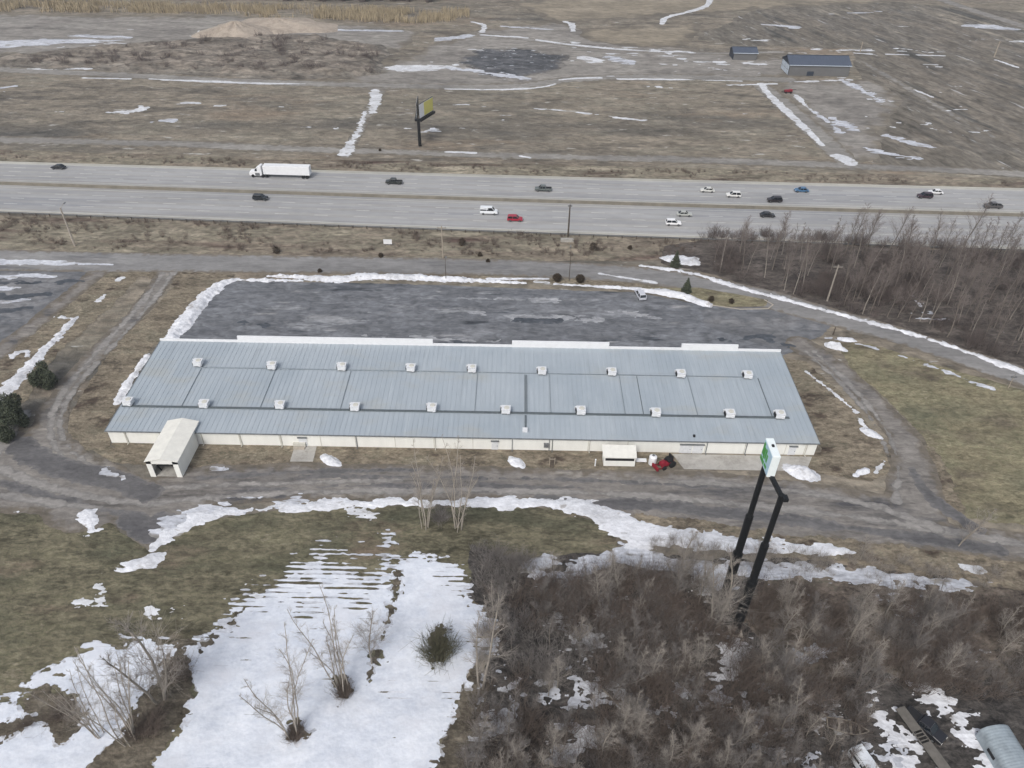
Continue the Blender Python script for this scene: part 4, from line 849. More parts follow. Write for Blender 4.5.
# ---------------------------------------------------------------- barns
def barn(px0, px1, pyb, depth, eh_, rh_, label, big=True):
    a = G(px0, pyb); b = G(px1, pyb+.4); cx = (a[0]+b[0])/2; cy = a[1]; L_ = b[0]-a[0]
    e = empty('barn', (cx, cy, 0), 0, label, 'barn'); h = L_/2
    MB().add([(x, y, z) for x in (-h, h) for y, z in ((0, 0), (depth, 0), (depth, eh_), (depth/2, rh_), (0, eh_))],
             [(0, 1, 2, 3, 4), (9, 8, 7, 6, 5), (0, 4, 9, 5), (1, 6, 7, 2), (0, 5, 6, 1), (2, 7, 8, 3), (4, 3, 8, 9)]).build('wall', M['barn_wall'], e)
    m_ = MB()
    for y0, y1 in ((-.5, depth/2), (depth+.5, depth/2)):
        z0 = eh_-.15
        m_.add([(-h-.5, y0, z0), (h+.5, y0, z0), (h+.5, y1, rh_+.1), (-h-.5, y1, rh_+.1), (-h-.5, y0, z0+.18), (h+.5, y0, z0+.18), (h+.5, y1, rh_+.28), (-h-.5, y1, rh_+.28)], [(3, 2, 1, 0), (4, 5, 6, 7), (0, 1, 5, 4), (1, 2, 6, 5), (2, 3, 7, 6), (3, 0, 4, 7)])
    for i in range(int(L_/1.5)): m_.bar((-h+i*1.5, -.5, eh_+.09), (-h+i*1.5, depth/2, rh_+.31), .1, .06)
    rf_ = m_.build('roof', M['barn_roof'], e)
    MB().bar((-h-.5, depth/2, rh_+.33), (h+.5, depth/2, rh_+.33), .5, .1).build('ridge_cap', M['barn_dark'], rf_)
    MB().bar((-h-.5, -.55, eh_), (h+.5, -.55, eh_), .16, .24).build('gutter', M['pale_blue'], e)
    # left gable: dark cladding and pale doors
    MB().add([(-h-.04, y, z) for y, z in ((0.05, .1), (depth-.05, .1), (depth-.05, eh_-.1), (depth/2, rh_-.1), (.05, eh_-.1))], [(0, 1, 2, 3, 4)]).build('gable_cladding', M['barn_dark'], e)
    if big:
        for k_ in range(3):
            y = depth*(.2+.3*k_); d = MB().box((-h-.12, y, 2.3), (.12, depth*.26, 4.2)).build('door', M['pale_blue'], e)
            MB().box((-h-.2, y, 2.3), (.05, .15, 4.2)).box((-h-.2, y, 2.3), (.05, depth*.26, .15)).build('door_frame', M['gutter'], d)
        MB().box((-4, -.06, 1), (3.2, .12, 2)).build('door', M['barn_dark'], e)
    return e
barn(788, 847, 75.5, 13, 4.8, 7.5, 'large grey barn with blue-grey gable roof and pale doors in the far field')
barn(733, 756, 60, 9, 3.4, 5.0, 'small dark shed with blue-grey roof left of the large barn', False)
x, y = G(787, 93)
e = empty('scrap_heap', (x, y, 0), 0, 'small dark red implement beside the snowy strip below the large barn', 'farm implement')
MB().box((0, 0, 1), (2.6, 1.4, .8), .3).box((1.6, .4, .9), (1.4, 1.2, 1.2), -.2).build('body', M['red'], e); MB().bar((-2.6, 0, .6), (-1, 0, 1), .2, .2).bar((2, 0, 1.4), (3.6, -.6, 1.7), .2, .2).build('arm', M['dark'], e)
for q in ((-.8, -.9), (-.8, .9), (1.4, -.9), (1.4, .9)): MB().tube((q[0], q[1]-.1, .5), (q[0], q[1]+.1, .5), .5, n=12).build('wheel', M['rubber'], e)
# ---------------------------------------------------------------- vehicles
PROF = {
 'sedan': ([(-2.3, .35), (-2.32, .8), (-1.7, .95), (1.2, .98), (2.25, .78), (2.32, .4)], [(-1.85, .94), (-1.1, 1.42), (.35, 1.45), (1.15, .96)], 1.8),
 'suv': ([(-2.35, .4), (-2.38, 1.05), (1.3, 1.08), (2.25, .95), (2.35, .45)], [(-2.3, 1.04), (-2.0, 1.72), (.4, 1.75), (1.2, 1.06)], 1.9),
 'pickup': ([(-2.8, .45), (-2.82, 1.12), (1.5, 1.14), (2.7, 1.02), (2.8, .5)], [(-.8, 1.12), (-.65, 1.8), (.7, 1.82), (1.45, 1.12)], 1.95),
 'van': ([(-2.7, .4), (-2.75, 1.35), (1.7, 1.35), (2.6, 1.1), (2.75, .45)], [(-2.7, 1.33), (-2.6, 2.2), (1.0, 2.25), (1.75, 1.33)], 2.0)}
def vehicle(kind, colour, px, facing, label, cat='car', name=None, loc=None, rz=None):
    body, cab, wd2 = PROF[kind]
    mt = plain('paint', colour, .3, var=.04, spec=.6)
    if loc is None:
        x, y = G(*px); x2, y2_ = at_row(x+10, 1); x1, y1_ = at_row(x-10, 1); rz = math.atan2(y2_-y1_, 20)+(math.pi if facing < 0 else 0)
        loc = (x, y, .1)
    e = empty(name or {'sedan': 'car', 'suv': 'car', 'pickup': 'pickup_truck', 'van': 'van'}[kind], loc, rz, label, cat)
    tb = MB().prism(body, -wd2/2, wd2/2, lambda z: 1 if z < .9 else .95).build('body', mt, e, bevel=.07)
    zt = max(z for _, z in cab); zb = min(z for _, z in cab)
    narrow = lambda z: .94-.14*(z-zb)/(zt-zb)
    MB().prism(cab, -wd2/2, wd2/2, narrow).build('windows', M['glass'], e)
    x0, x1 = cab[1][0], cab[2][0]
    rf_ = MB().box(((x0+x1)/2, 0, zt+.03), (x1-x0+.1, wd2*.8, .09), top=.93)
    for s in (-1, 1):
        for (xa, za), (xb, zb2) in ((cab[0], cab[1]), (cab[3], cab[2])):
            rf_.bar((xa, s*wd2/2*narrow(za), za), (xb, s*wd2/2*narrow(zb2), zb2), .1, .1)
        xm_ = (x0+x1)/2+.1; rf_.bar((xm_, s*wd2/2*.94, zb), (xm_, s*wd2/2*.8, zt), .12, .1)
    if kind == 'van': 
        for s in (-1, 1): rf_.box((-1.4, s*wd2*.425, 1.95), (2.4, .08, .4))
    rf_.build('roof', mt, e)
    L_ = body[-1][0]
    for s in (-1, 1):
        MB().box((L_-.08, s*wd2*.36, .72), (.14, .34, .16)).build('headlight', M['chrome'], e)
        for xw in (-L_*.62, L_*.62):
            wl = MB().tube((xw, s*(wd2/2-.22), .34), (xw, s*(wd2/2+.02), .34), .34, n=16).build('wheel', M['rubber'], e)
            MB().tube((xw, s*(wd2/2+.021), .34), (xw, s*(wd2/2+.035), .34), .2, n=12).build('rim', M['grey_metal'], wl)
    if kind == 'pickup':
        MB().box((-1.85, 0, 1.135), (1.7, 1.5, .06)).build('cargo_bed', M['dark'], e)
    return e
vehicle('sedan', (30, 32, 38), (59, 169), -1, 'black car alone on the far left of the far carriageway')
vehicle('suv', (26, 32, 38), (261, 200), 1, 'black car in the near carriageway below the white semi truck')
vehicle('pickup', (42, 46, 44), (394, 184), -1, 'black pickup right of the white semi truck on the far carriageway', 'pickup')
vehicle('pickup', (96, 102, 100), (543, 191), -1, 'grey-green pickup near the middle of the far carriageway', 'pickup')
vehicle('van', (225, 228, 230), (489, 214), 1, 'white passenger van driving behind the red car', 'van')
vehicle('suv', (158, 28, 52), (515, 221), 1, 'red car in front of the white van on the near carriageway')
vehicle('sedan', (206, 206, 200), (707, 192), -1, 'pale car, leftmost of the two white cars on the far carriageway')
vehicle('suv', (218, 218, 214), (733, 197), -1, 'white car following between the pale car and the dark car')
vehicle('suv', (40, 34, 38), (774, 202), -1, 'dark car just below the blue car on the far carriageway')
vehicle('sedan', (70, 108, 142), (801, 192), -1, 'blue car on the outermost far lane')
vehicle('sedan', (176, 178, 172), (684, 216), 1, 'silver grey car beside the white car near the guardrail')
vehicle('suv', (232, 232, 232), (673, 225), 1, 'white car nearest the guardrail on the near carriageway')
vehicle('sedan', (44, 42, 44), (767, 217), 1, 'dark car seen through bare treetops on the near carriageway')
vehicle('suv', (58, 40, 48), (924, 198), -1, 'maroon car overlapping a white car on the far carriageway')
vehicle('sedan', (226, 226, 226), (935, 194), -1, 'white car half hidden behind the maroon car')
vehicle('pickup', (86, 84, 84), (992, 208), -1, 'grey pickup seen behind the tall bare tree at the right', 'pickup')
x, y = G(640, 297); vehicle('suv', (196, 198, 204), None, 1, 'silver car parked alone by the snow bank in the parking lot', loc=(x, y, .06), rz=R(100))
# semi truck
x, y = G(284, 177); xa, ya = at_row(x-10, .3); xb_, yb_ = at_row(x+10, .3)
tr = empty('semi_truck', (x, y, .1), math.atan2(yb_-ya, 20)+math.pi, 'white semi truck with long white box trailer on the far carriageway', 'truck')
MB().box((-1.5, 0, 2.6), (15.6, 2.6, 2.9)).build('trailer', M['white'], tr, bevel=.05)
MB().box((-1.5, 0, 1.05), (15.2, 1.0, .25)).build('trailer_frame', M['dark'], tr)
cbm = MB().prism([(6.9, .9), (6.9, 3.9), (7.6, 3.9), (9.0, 2.9), (9.25, 2.1), (11.0, 1.9), (11.2, .6), (6.9, .6)], -1.2, 1.2); cbm.build('cab', M['white'], tr, bevel=.04)
MB().prism([(8.35, 3.25), (8.98, 2.86), (9.2, 2.15), (8.4, 2.15)], -1.22, 1.22).build('window', M['glass'], tr)
for s in (-1, 1):
    MB().box((8.4, s*1.26, 1.2), (1.4, .3, .8)).build('fuel_tank', M['grey_metal'], tr)
    MB().box((11.12, s*.9, 1.2), (.2, .4, .3)).build('headlight', M['chrome'], tr)
    for xw in (-8.2, -6.9, 5.4, 6.7, 10.0): MB().tube((xw, s*.95, .52), (xw, s*1.3, .52), .52, n=16).build('wheel', M['rubber'], tr)
# ---------------------------------------------------------------- poles and signs
def pole(name, base_px, top_py, r_, mat, label, cat, lamp=None):
    b = G(*base_px); h = top_z(b, top_py); e = empty(name, (b[0], b[1], .03), 0, label, cat)
    MB().tube((0, 0, 0), (0, 0, h), r_, r_*.65, 10).build('pole', M[mat], e)
    if lamp == 'lamp':
        MB().tube((0, 0, h-.1), (0, 2.2, h+.3), .07, .05, 6).build('arm', M[mat], e); MB().box((0, 2.5, h+.3), (.35, .8, .18)).build('lamp_head', M['grey_metal'], e)
    if lamp == 'cross':
        MB().bar((-1.2, 0, h-.6), (1.2, 0, h-.6), .14, .16).build('crossarm', M[mat], e)
        for s in (-1, 0, 1): MB().tube((s*1.0, 0, h-.5), (s*1.0, 0, h-.25), .07, .05, 8).build('insulator', M['grey_metal'], e)
    if lamp == 'mast': MB().tube((0, 0, h), (0, 0, h+1.2), .05, .03, 6).box((0, 0, h-.3), (1.2, .3, .3)).build('lamp_head', M['grey_metal'], e)
    return e
pole('utility_pole', (75, 246), 208, .3, 'clump_bark', 'pale leaning-looking light pole on the verge at the far left', 'pole', 'lamp')
pole('utility_pole', (443, 258), 226, .2, 'pole_wood', 'pale wooden pole on the verge behind the parking lot', 'pole', 'cross')
pole('utility_pole', (568, 237), 205, .28, 'pole_dark', 'dark thick pole at the near highway edge above the twin round shrubs', 'pole', 'mast')
pole('light_pole', (569, 281), 252, .11, 'pole_dark', 'thin dark pole between the two round shrubs', 'pole', 'lamp')
pole('light_pole', (446, 280), 263, .1, 'pole_dark', 'thin dark pole on the snow bank at the rear of the parking lot', 'pole', 'lamp')
pole('utility_pole', (827, 301), 265, .24, 'bark_pale', 'pale utility pole standing in front of the wood beside the road bend', 'pole', 'cross')
pole('utility_pole', (860, 52), 42, .3, 'pole_wood', 'short pale pole right of the large barn', 'pole', 'cross')
pole('utility_pole', (994, 57), 41, .35, 'pole_wood', 'pale utility pole at the far right edge of the ploughed field', 'pole', 'cross')
pole('gate_post', (833, 335), 327, .16, 'pole_dark', 'dark gate post at the corner where the east track leaves the road', 'post')
pole('sign_post', (1008, 388), 376, .1, 'pole_wood', 'slim roadside marker at the right end of the road', 'post', 'mast')
def signboard(px, w_, h_, lift, label):
    x, y = G(*px); e = empty('sign_board', (x, y, .03), 0, label, 'sign')
    MB().box((0, 0, lift+h_/2), (w_, .12, h_)).build('board', M['white'], e)
    for s in (-1, 1): MB().box((s*w_*.35, .1, (lift+h_)/2), (.12, .1, lift+h_)).build('post', M['pole_dark'], e)
signboard((388, 246), 2.4, 1.4, .6, 'small white sign board on the verge behind the parking lot')
x, y = G(567, 240); e = empty('concrete_block', (x, y-1, .03), 0, 'pale concrete plinth at the foot of the dark highway pole', 'plinth')
MB().box((0, 0, .45), (3.8, 1.2, .8)).box((0, 0, .9), (3.2, .9, .12)).build('block', M['concrete'], e)
# ---------------------------------------------------------------- bottom right wreck yard
def at3(px, py): return G(px, py)
a = Vector((*G(978, 742), 0)); b = Vector((*G(1030, 830), 0)); d = (b-a).normalized(); ang = math.atan2(d.y, d.x)
q = empty('metal_hut', (a.x+2.0, a.y+1.0, 0), ang, 'blue-grey corrugated metal hut with rounded roof in the bottom right corner', 'hut')
Wd, Ln, Wh = 4.2, 11, 1.6
pr = [(Wd/2, .0), (Wd/2, Wh)]+[(Wd/2*math.cos(t), Wh+1.25*math.sin(t)) for t in np.linspace(.15, math.pi-.15, 14)]+[(-Wd/2, Wh), (-Wd/2, 0)]
M['hut'] = plain('hut_metal', (150, 160, 166), .5, var=.22, size=1.2, metal=.15)
V = []; Fc = []; n = len(pr); NS = 56
for i in range(NS+1):
    s_ = 1+.007*(i % 2)
    for (u, z) in pr: V.append((i*Ln/NS, u*s_, z*s_))
for i in range(NS):
    for k_ in range(n-1): a0 = i*n+k_; Fc.append((a0, a0+1, a0+n+1, a0+n))
shell = MB().add(V, Fc+[tuple(range(n-1, -1, -1)), tuple(range(NS*n, NS*n+n))]).build('shell', M['hut'], q)
MB().box((-.05, 0, 1.0), (.1, 1.8, 2.0)).build('door', M['gutter'], q); MB().box((3, -Wd/2-.06, 1.2), (1.4, .08, .5)).build('window', M['dark'], q)
# long flatbed frame
a = Vector((*G(897, 712), 0)); b = Vector((*G(962, 800), 0)); d = b-a; ang = math.atan2(d.y, d.x); L_ = d.length
q = empty('flatbed_trailer', (a.x, a.y, 0), ang, 'long narrow weathered flatbed trailer between snowy strips at bottom right', 'trailer')
M['weathered'] = plain('weathered_deck', (104, 100, 94), .9, var=.2, size=.8)
dk = MB()
for (x0, x1) in ((0, L_*.28), (L_*.42, L_)): dk.box(((x0+x1)/2, 0, 1.2), (x1-x0, 1.5, .12))
dk.bar((L_*.28, -.7, 1.2), (L_*.42, -.7, 1.2), .12, .14).bar((L_*.28, .7, 1.2), (L_*.42, .7, 1.2), .12, .14)
for t in (.31, .35, .39): dk.bar((L_*t, -.7, 1.2), (L_*t, .7, 1.2), .12, .1)
dk.build('deck', M['weathered'], q)
MB().bar((0, -.5, 1.0), (L_, -.5, 1.0), .15, .3).bar((0, .5, 1.0), (L_, .5, 1.0), .15, .3).build('chassis', M['dark'], q)
for xw in (L_*.75, L_*.85):
    for s in (-1, 1): MB().tube((xw, s*.6, .45), (xw, s*.9, .45), .45, n=14).build('wheel', M['rubber'], q)
# dark pickup wreck beside
x, y = G(923, 728)
vehicle('pickup', (38, 38, 42), None, 1, 'dark derelict pickup sunk in brush beside the flatbed trailer', 'pickup', loc=(x, y, .02), rz=R(-52))
x, y = G(862, 768)
vehicle('van', (222, 226, 230), None, 1, 'white van half in brush at the bottom edge left of the flatbed trailer', 'van', loc=(x+.2, y-.6, .02), rz=R(-70))
# boat frame
x, y = G(846, 730)
bo = empty('wooden_boat', (x, y, .1), R(-14), 'open weathered wooden boat hull lying in the brush above the white van', 'boat')
ST = np.linspace(-1, 1, 15); hull = []; rimL = []; rimR = []
V = []; Fc = []
for i, t in enumerate(ST):
    wv = .95*(1-max(0, t)**2.2)*(1-.25*max(0, -t)**2); xx = t*2.7
    for k_, (uu, zz) in enumerate(((-1, .75), (-.8, .25), (0, 0), (.8, .25), (1, .75))): V.append((xx, uu*wv, zz+.18*max(0, t)**2))
for i in range(14):
    for k_ in range(4): a0 = i*5+k_; Fc.append((a0, a0+1, a0+6, a0+5))
hb = MB().add(V, Fc+[(0, 1, 2, 3, 4)]).build('hull', M['bark_dark'], bo); sol = hb.modifiers.new('thick', 'SOLIDIFY'); sol.thickness = .06
rm_ = MB()
for i in range(14):
    for k_ in (0, 4): rm_.bar(V[i*5+k_], V[(i+1)*5+k_], .14, .08)
rm_.bar(V[0], V[4], .14, .08); rm_.build('gunwale', M['pole_wood'], bo)
for i in (4, 8, 11): MB().bar(V[i*5], V[i*5+4], .3, .05).build('thwart', M['pole_wood'], bo)
# fallen pale beams
for (p, q_, lb) in (((600, 688), (628, 716), 'fallen pale log lying in snowy brush, upper of two'), ((634, 706), (668, 760), 'fallen pale log lying in snowy brush, lower of two')):
    A = G(*p); B = G(*q_); e_ = MB().tube((A[0], A[1], .5), (B[0], B[1], .35), .16, .1, 8).tube(((A[0]+B[0])/2, (A[1]+B[1])/2, .4), ((A[0]+B[0])/2+1.2, (A[1]+B[1])/2+.8, .9), .08, .04, 6).build('fallen_log', M['bark_pale'])
    tag(e_, lb, 'log')
# ---------------------------------------------------------------- vegetation
def segs_mesh(S, n=3):
    "S: (m,8) p0 p1 r0 r1 -> verts, quads"
    S = np.asarray(S, float); p = S[:, :3]; q = S[:, 3:6]; d = q-p; L_ = np.linalg.norm(d, axis=1, keepdims=True)+1e-9; d = d/L_
    ref = np.where(np.abs(d[:, 2:3]) > .9, np.array([[1., 0, 0]]), np.array([[0, 0, 1.]]))
    u = np.cross(d, ref); u /= np.linalg.norm(u, axis=1, keepdims=True)+1e-9; w_ = np.cross(d, u)
    m = len(S); V = np.zeros((m, 2*n, 3))
    for k_ in range(n):
        c_, s_ = math.cos(2*math.pi*k_/n), math.sin(2*math.pi*k_/n); o_ = u*c_+w_*s_
        V[:, k_] = p+o_*S[:, 6:7]; V[:, n+k_] = q+o_*S[:, 7:8]
    base = (np.arange(m)*2*n)[:, None]
    Q = np.concatenate([base+np.array([[k_, (k_+1) % n, n+(k_+1) % n, n+k_]]) for k_ in range(n)], 0)
    return V.reshape(-1, 3), Q
def grow_tree(rs, Ht, stems=1, spread=.5, dens=1.0, low=.3, twr=.016, rbase=None, lean=.05):
    T = []; B = []
    for s in range(stems):
        a0 = rs.uniform(0, 6.28); dv = np.array([math.cos(a0), math.sin(a0), 0])*(rs.uniform(.04, .2) if stems > 3 else rs.uniform(.1, .3) if stems > 1 else lean*rs.uniform(0, 1))
        h = Ht*(1 if s == 0 else rs.uniform(.65, .95)); r0 = rbase or h*.008+.015
        nseg = 9; p = np.array([math.cos(a0), math.sin(a0), 0])*(.15*stems**.5 if stems > 1 else 0); dr = np.array([0, 0, 1.])+dv
        pts = [p]
        for i in range(nseg):
            dr = dr+rs.normal(0, .06, 3)*[1, 1, .2]; dr[2] = max(dr[2], .8); p = p+dr/np.linalg.norm(dr)*h/nseg; pts.append(p)
        rad = [r0*(1-i/nseg)**.8+.02 for i in range(nseg+1)]
        for i in range(nseg): T.append([*pts[i], *pts[i+1], rad[i], rad[i+1]])
        nb_ = int(15*dens*(1 if stems == 1 else .65))
        for j in range(nb_):
            t = low+(1-low)*((j+rs.uniform(0, 1))/nb_); k_ = min(int(t*nseg), nseg-1); fr = t*nseg-k_
            bp = pts[k_]*(1-fr)+pts[k_+1]*fr; az_ = j*2.4+rs.uniform(-.5, .5)
            L1 = h*spread*(1.15-t)*rs.uniform(.55, 1.1)*.75; up = rs.uniform(.8, 1.9)
            d1 = np.array([math.cos(az_), math.sin(az_), up]); d1 /= np.linalg.norm(d1); r1 = rad[k_]*.35
            q1 = bp; m1 = 4
            for i in range(m1):
                d1 = d1+rs.normal(0, .12, 3)+[0, 0, .06]; d1 /= np.linalg.norm(d1); nx_ = q1+d1*L1/m1
                B.append([*q1, *nx_, r1*.8*(1-i/m1)+twr, r1*.8*(1-(i+1)/m1)+twr])
                for c_ in range(int(rs.uniform(1.4, 3)*dens)):
                    d2 = d1+rs.normal(0, .5, 3); d2[2] += .3; d2 /= np.linalg.norm(d2); L2 = L1*rs.uniform(.35, .85); q2 = q1+(nx_-q1)*rs.uniform(0, 1); e2 = q2+d2*L2
                    mid = (q2+e2)/2+rs.normal(0, .04*L2, 3)
                    B.append([*q2, *mid, twr*1.3, twr]); B.append([*mid, *e2, twr, twr*.6])
                    for c3 in range(int(4.6*dens)):
                        d3 = d2+rs.normal(0, .6, 3); d3[2] += .2; d3 /= np.linalg.norm(d3); q3 = q2+(e2-q2)*rs.uniform(.2, 1)
                        B.append([*q3, *(q3+d3*L2*rs.uniform(.4, .8)), twr*.8, twr*.45])
                q1 = nx_
    return T, B
def tree_proto(seed, Ht, tm, cm, **kw):
    rs = np.random.RandomState(seed); T, B = grow_tree(rs, Ht, **kw)
    V, Q = segs_mesh(T, 6); t = mesh_np('trunk', V, Q, M[tm], True)
    V, Q = segs_mesh(B, 3); c_ = mesh_np('crown', V, Q, M[cm]); return t, c_, Ht
def put_tree(pr_, x, y, s, rz, label, group=None, name='bare_tree', z=0.03):
    e = empty(name, (x, y, z), rz, label, 'tree', group); e.scale = (s, s, s)
    link('trunk', pr_[0], e); link('crown', pr_[1], e); return e
tall = [tree_proto(10+i, 15, 'bark' if i % 3 else 'bark_pale', 'twig_wood', spread=.36+.05*(i % 3), dens=1.25, low=.3, twr=.011) for i in range(7)]
scrubby = [tree_proto(40+i, 9, 'bark_pale' if i % 2 else 'bark', 'twig_pale' if i % 2 else 'twig', stems=1+i % 3, spread=.42, dens=1.4, low=.14, twr=.0062) for i in range(7)]
clump = [tree_proto(70+i, 14, 'clump_bark', 'clump_twig', stems=7+i, spread=.24, dens=1.15, low=.3, twr=.005, rbase=.04) for i in range(3)]
def inside(px):
    f = poly(px); return f, f.bb
def scatter(px, n, rs, mind, z=0):
    f, bbx = inside(px); P = []; tries = 0
    while len(P) < n and tries < n*60:
        tries += 1; x = rs.uniform(bbx[0], bbx[2]); y = rs.uniform(bbx[1], bbx[3])
        if float(f(np.array([x]), np.array([y]))[0]) < .3: continue
        if any((x-a_)**2+(y-b_)**2 < mind*mind for a_, b_ in P): continue
        P.append((x, y))
    return P
rs = np.random.RandomState(3)
def pxy(x, y):
    c_ = RM.transposed() @ Vector((x, y, -CZ)); return W/2+F*c_.x/-c_.z, H/2-F*c_.y/-c_.z
def w1_label(x, y, k_, s_):
    a, b = pxy(x, y); sz = 'tall' if s_ > .87 else 'middle-sized' if s_ > .72 else 'short'
    col_ = 'grey' if k_ % 3 else 'pale'
    edge_ = 'on the guardrail side' if b < 262+.02*(a-700) else 'near the snowy verge' if b > 268+.27*(a-716)-14 else 'in mid wood'
    seg = 'behind the evergreens' if a < 780 else 'behind the pale utility pole' if a < 850 else 'beyond the road bend' if a < 930 else 'at the right frame edge'
    return f'{sz} {col_} bare tree {edge_}, {seg}'
def w2_label(x, y, k_, s_, a, b):
    sz = 'tall' if s_ > .9 else 'middle-sized' if s_ > .7 else 'small'; col_ = 'pale' if k_ % 2 else 'grey'; st = ('single-stemmed', 'twin-stemmed', 'three-stemmed')[k_ % 3]
    seg = 'beside the snow field' if a < 540 else 'left of the pylon' if a < 700 else 'around the pylon' if a < 790 else 'right of the pylon' if a < 900 else 'above the metal hut'
    row_ = 'upper' if b < 640 else 'middle' if b < 710 else 'bottom'
    return f'{sz} {col_} {st} tree in the {row_} thicket, {seg}'
Wood1 = [(704, 248), (1000, 256), (1110, 262), (1130, 408), (1050, 380), (960, 345), (880, 320), (790, 297), (716, 272)]
for i, (x, y) in enumerate(scatter(Wood1, 190, rs, 2.1)):
    a_, b_ = pxy(x, y)
    if abs(a_-824) < 16 and 284 < b_ < 312: continue
    k_ = rs.randint(7); sc_ = rs.uniform(.6, 1.0); put_tree(tall[k_], x, y, sc_, rs.uniform(0, 6.28), w1_label(x, y, k_, sc_), 'bare trees of the wood beside the highway')
Wood2 = [(486, 600), (540, 580), (640, 574), (720, 586), (860, 600), (1000, 610), (1100, 620), (1180, 760), (1160, 830), (450, 830), (478, 700)]
for i, (x, y) in enumerate(scatter(Wood2, 235, rs, 1.6)):
    v = Vector((x, y, -CZ)); c_ = RM.transposed() @ v; pxx = W/2+F*c_.x/-c_.z; pyy = H/2-F*c_.y/-c_.z
    if 870 < pxx and pyy > 690: continue
    if abs(pxx-733) < 26 and 590 < pyy < 700: continue
    k_ = rs.randint(7); sc_ = rs.uniform(.5, 1.1); put_tree(scrubby[k_], x, y, sc_, rs.uniform(0, 6.28), w2_label(x, y, k_, sc_, pxx, pyy), 'bare trees of the lower right thicket')
def tree_at(pr_, base, top, label, rz=0, name='bare_tree', group=None):
    b = G(*base); h = top_z(b, top); return put_tree(pr_, b[0], b[1], h/pr_[2], rz, label, group, name)
tree_at(clump[0], (292, 735), 640, 'bare multi-stemmed tree in open snow with dark bush at its foot', 1)
tree_at(clump[1], (344, 692), 600, 'bare multi-stemmed tree on snow just above and right of the open-snow clump', 2.2)
tree_at(clump[2], (130, 742), 650, 'bare pale multi-stemmed tree rising from the brown diagonal verge, lower one', 3)
tree_at(scrubby[5], (160, 700), 608, 'bare pale tree further up the brown diagonal verge', .4)
tree_at(clump[1], (100, 735), 664, 'short bare clump left of the brown diagonal verge', 4)
tree_at(clump[1], (425, 528), 452, 'bare tree at the lane edge, left of the pair below the warehouse', .7)
tree_at(clump[0], (458, 530), 444, 'bare tree at the lane edge, right of the pair below the warehouse', 2.7)
tree_at(scrubby[3], (372, 664), 612, 'thin bare sapling beside the dark strip in the snow', 1.3)
tree_at(scrubby[1], (480, 690), 610, 'pale bare tree on the border between snow and thicket', 5)
tree_at(scrubby[5], (715, 625), 545, 'pale bare tree just left of the black pylon', 5)
tree_at(scrubby[3], (750, 582), 535, 'slender bare tree behind the black pylon at the snowy lane edge', 2)
tree_at(scrubby[1], (958, 545), 500, 'lone pale bare tree on the lane edge at the right', 3)
tree_at(scrubby[5], (675, 586), 530, 'bare sapling on the snowy lane edge left of the pylon', 1)
tree_at(scrubby[3], (860, 560), 536, 'small bare sapling on the lane edge right of the pylon', 4)
tree_at(tall[2], (962, 254), 196, 'tallest dark bare tree at the right standing over the highway', 4)
tree_at(tall[4], (850, 252), 203, 'tall bare tree at the middle of the wood edge over the highway', 1)
tree_at(tall[5], (888, 254), 206, 'bare tree with forked top right of the middle wood edge', 2)
tree_at(tall[1], (776, 250), 210, 'bare tree at the left part of the wood edge over the highway', 3)
# brush: dense twig masses (uncountable)
def shrub_segs(rs, h, n, twr, spread=.7):
    S = []
    for i in range(n):
        a = rs.uniform(0, 6.28); rr_ = rs.uniform(0, .45)*h*spread; p = np.array([rr_*math.cos(a), rr_*math.sin(a), 0]); d = np.array([math.cos(a)*rs.uniform(0, spread), math.sin(a)*rs.uniform(0, spread), rs.uniform(.7, 1.2)])
        hh = h*rs.uniform(.55, 1.05)/np.linalg.norm(d); q = p+d*hh*.5+rs.normal(0, .06*h, 3); q[2] = max(q[2], .1); e = q+(d+rs.normal(0, .25, 3))*hh*.5
        S += [[*p, *q, twr*1.3, twr], [*q, *e, twr, twr*.5]]
        for _ in range(4):
            t = rs.uniform(0, 1); b0 = q*(1-t)+e*t; dd = d+rs.normal(0, .7, 3); S.append([*b0, *(b0+dd*hh*.22), twr*.7, twr*.4])
    return np.array(S)
def brush(name, P, protos, hs_, mat, label, rs, cat='brush', z=.05):
    A = []
    for x, y in P:
        S = protos[rs.randint(len(protos))].copy(); s = rs.uniform(*hs_); a = rs.uniform(0, 6.28); c_, n_ = math.cos(a), math.sin(a)
        for o_ in (0, 3):
            X, Y = S[:, o_].copy(), S[:, o_+1].copy(); S[:, o_] = (X*c_-Y*n_)*s+x; S[:, o_+1] = (X*n_+Y*c_)*s+y; S[:, o_+2] = S[:, o_+2]*s+z
        S[:, 6:8] *= max(1, s*.75)
        A.append(S)
    V, Q = segs_mesh(np.concatenate(A), 3); o = link(name, mesh_np(name, V, Q, M[mat])); return tag(o, label, cat, None, 'stuff')
def rnd_in(px, n, rs, dens=None):
    f, bbx = inside(px); X = rs.uniform(bbx[0], bbx[2], n*6); Y = rs.uniform(bbx[1], bbx[3], n*6); k_ = f(X, Y) > .2
    if dens is not None: k_ &= (fbm(X, Y, dens[0], 3, 21)+dens[1]) > rs.uniform(0, .4, len(X))
    return list(zip(X[k_], Y[k_]))[:n]
shr = [shrub_segs(np.random.RandomState(200+i), 1.0, 30, .009) for i in range(6)]
shr2 = [shrub_segs(np.random.RandomState(220+i), 1.0, 34, .0065) for i in range(6)]
W2v = [(484, 596), (530, 580), (640, 572), (720, 584), (860, 598), (1000, 610), (1100, 620), (1150, 690), (1000, 700), (870, 690), (850, 760), (870, 830), (450, 830), (474, 700)]
brush('undergrowth', rnd_in(W2v, 760, rs, (7, .3)), shr2, (2.0, 4.2), 'twig_red', 'red-brown leafless undergrowth filling the lower right thicket', rs)
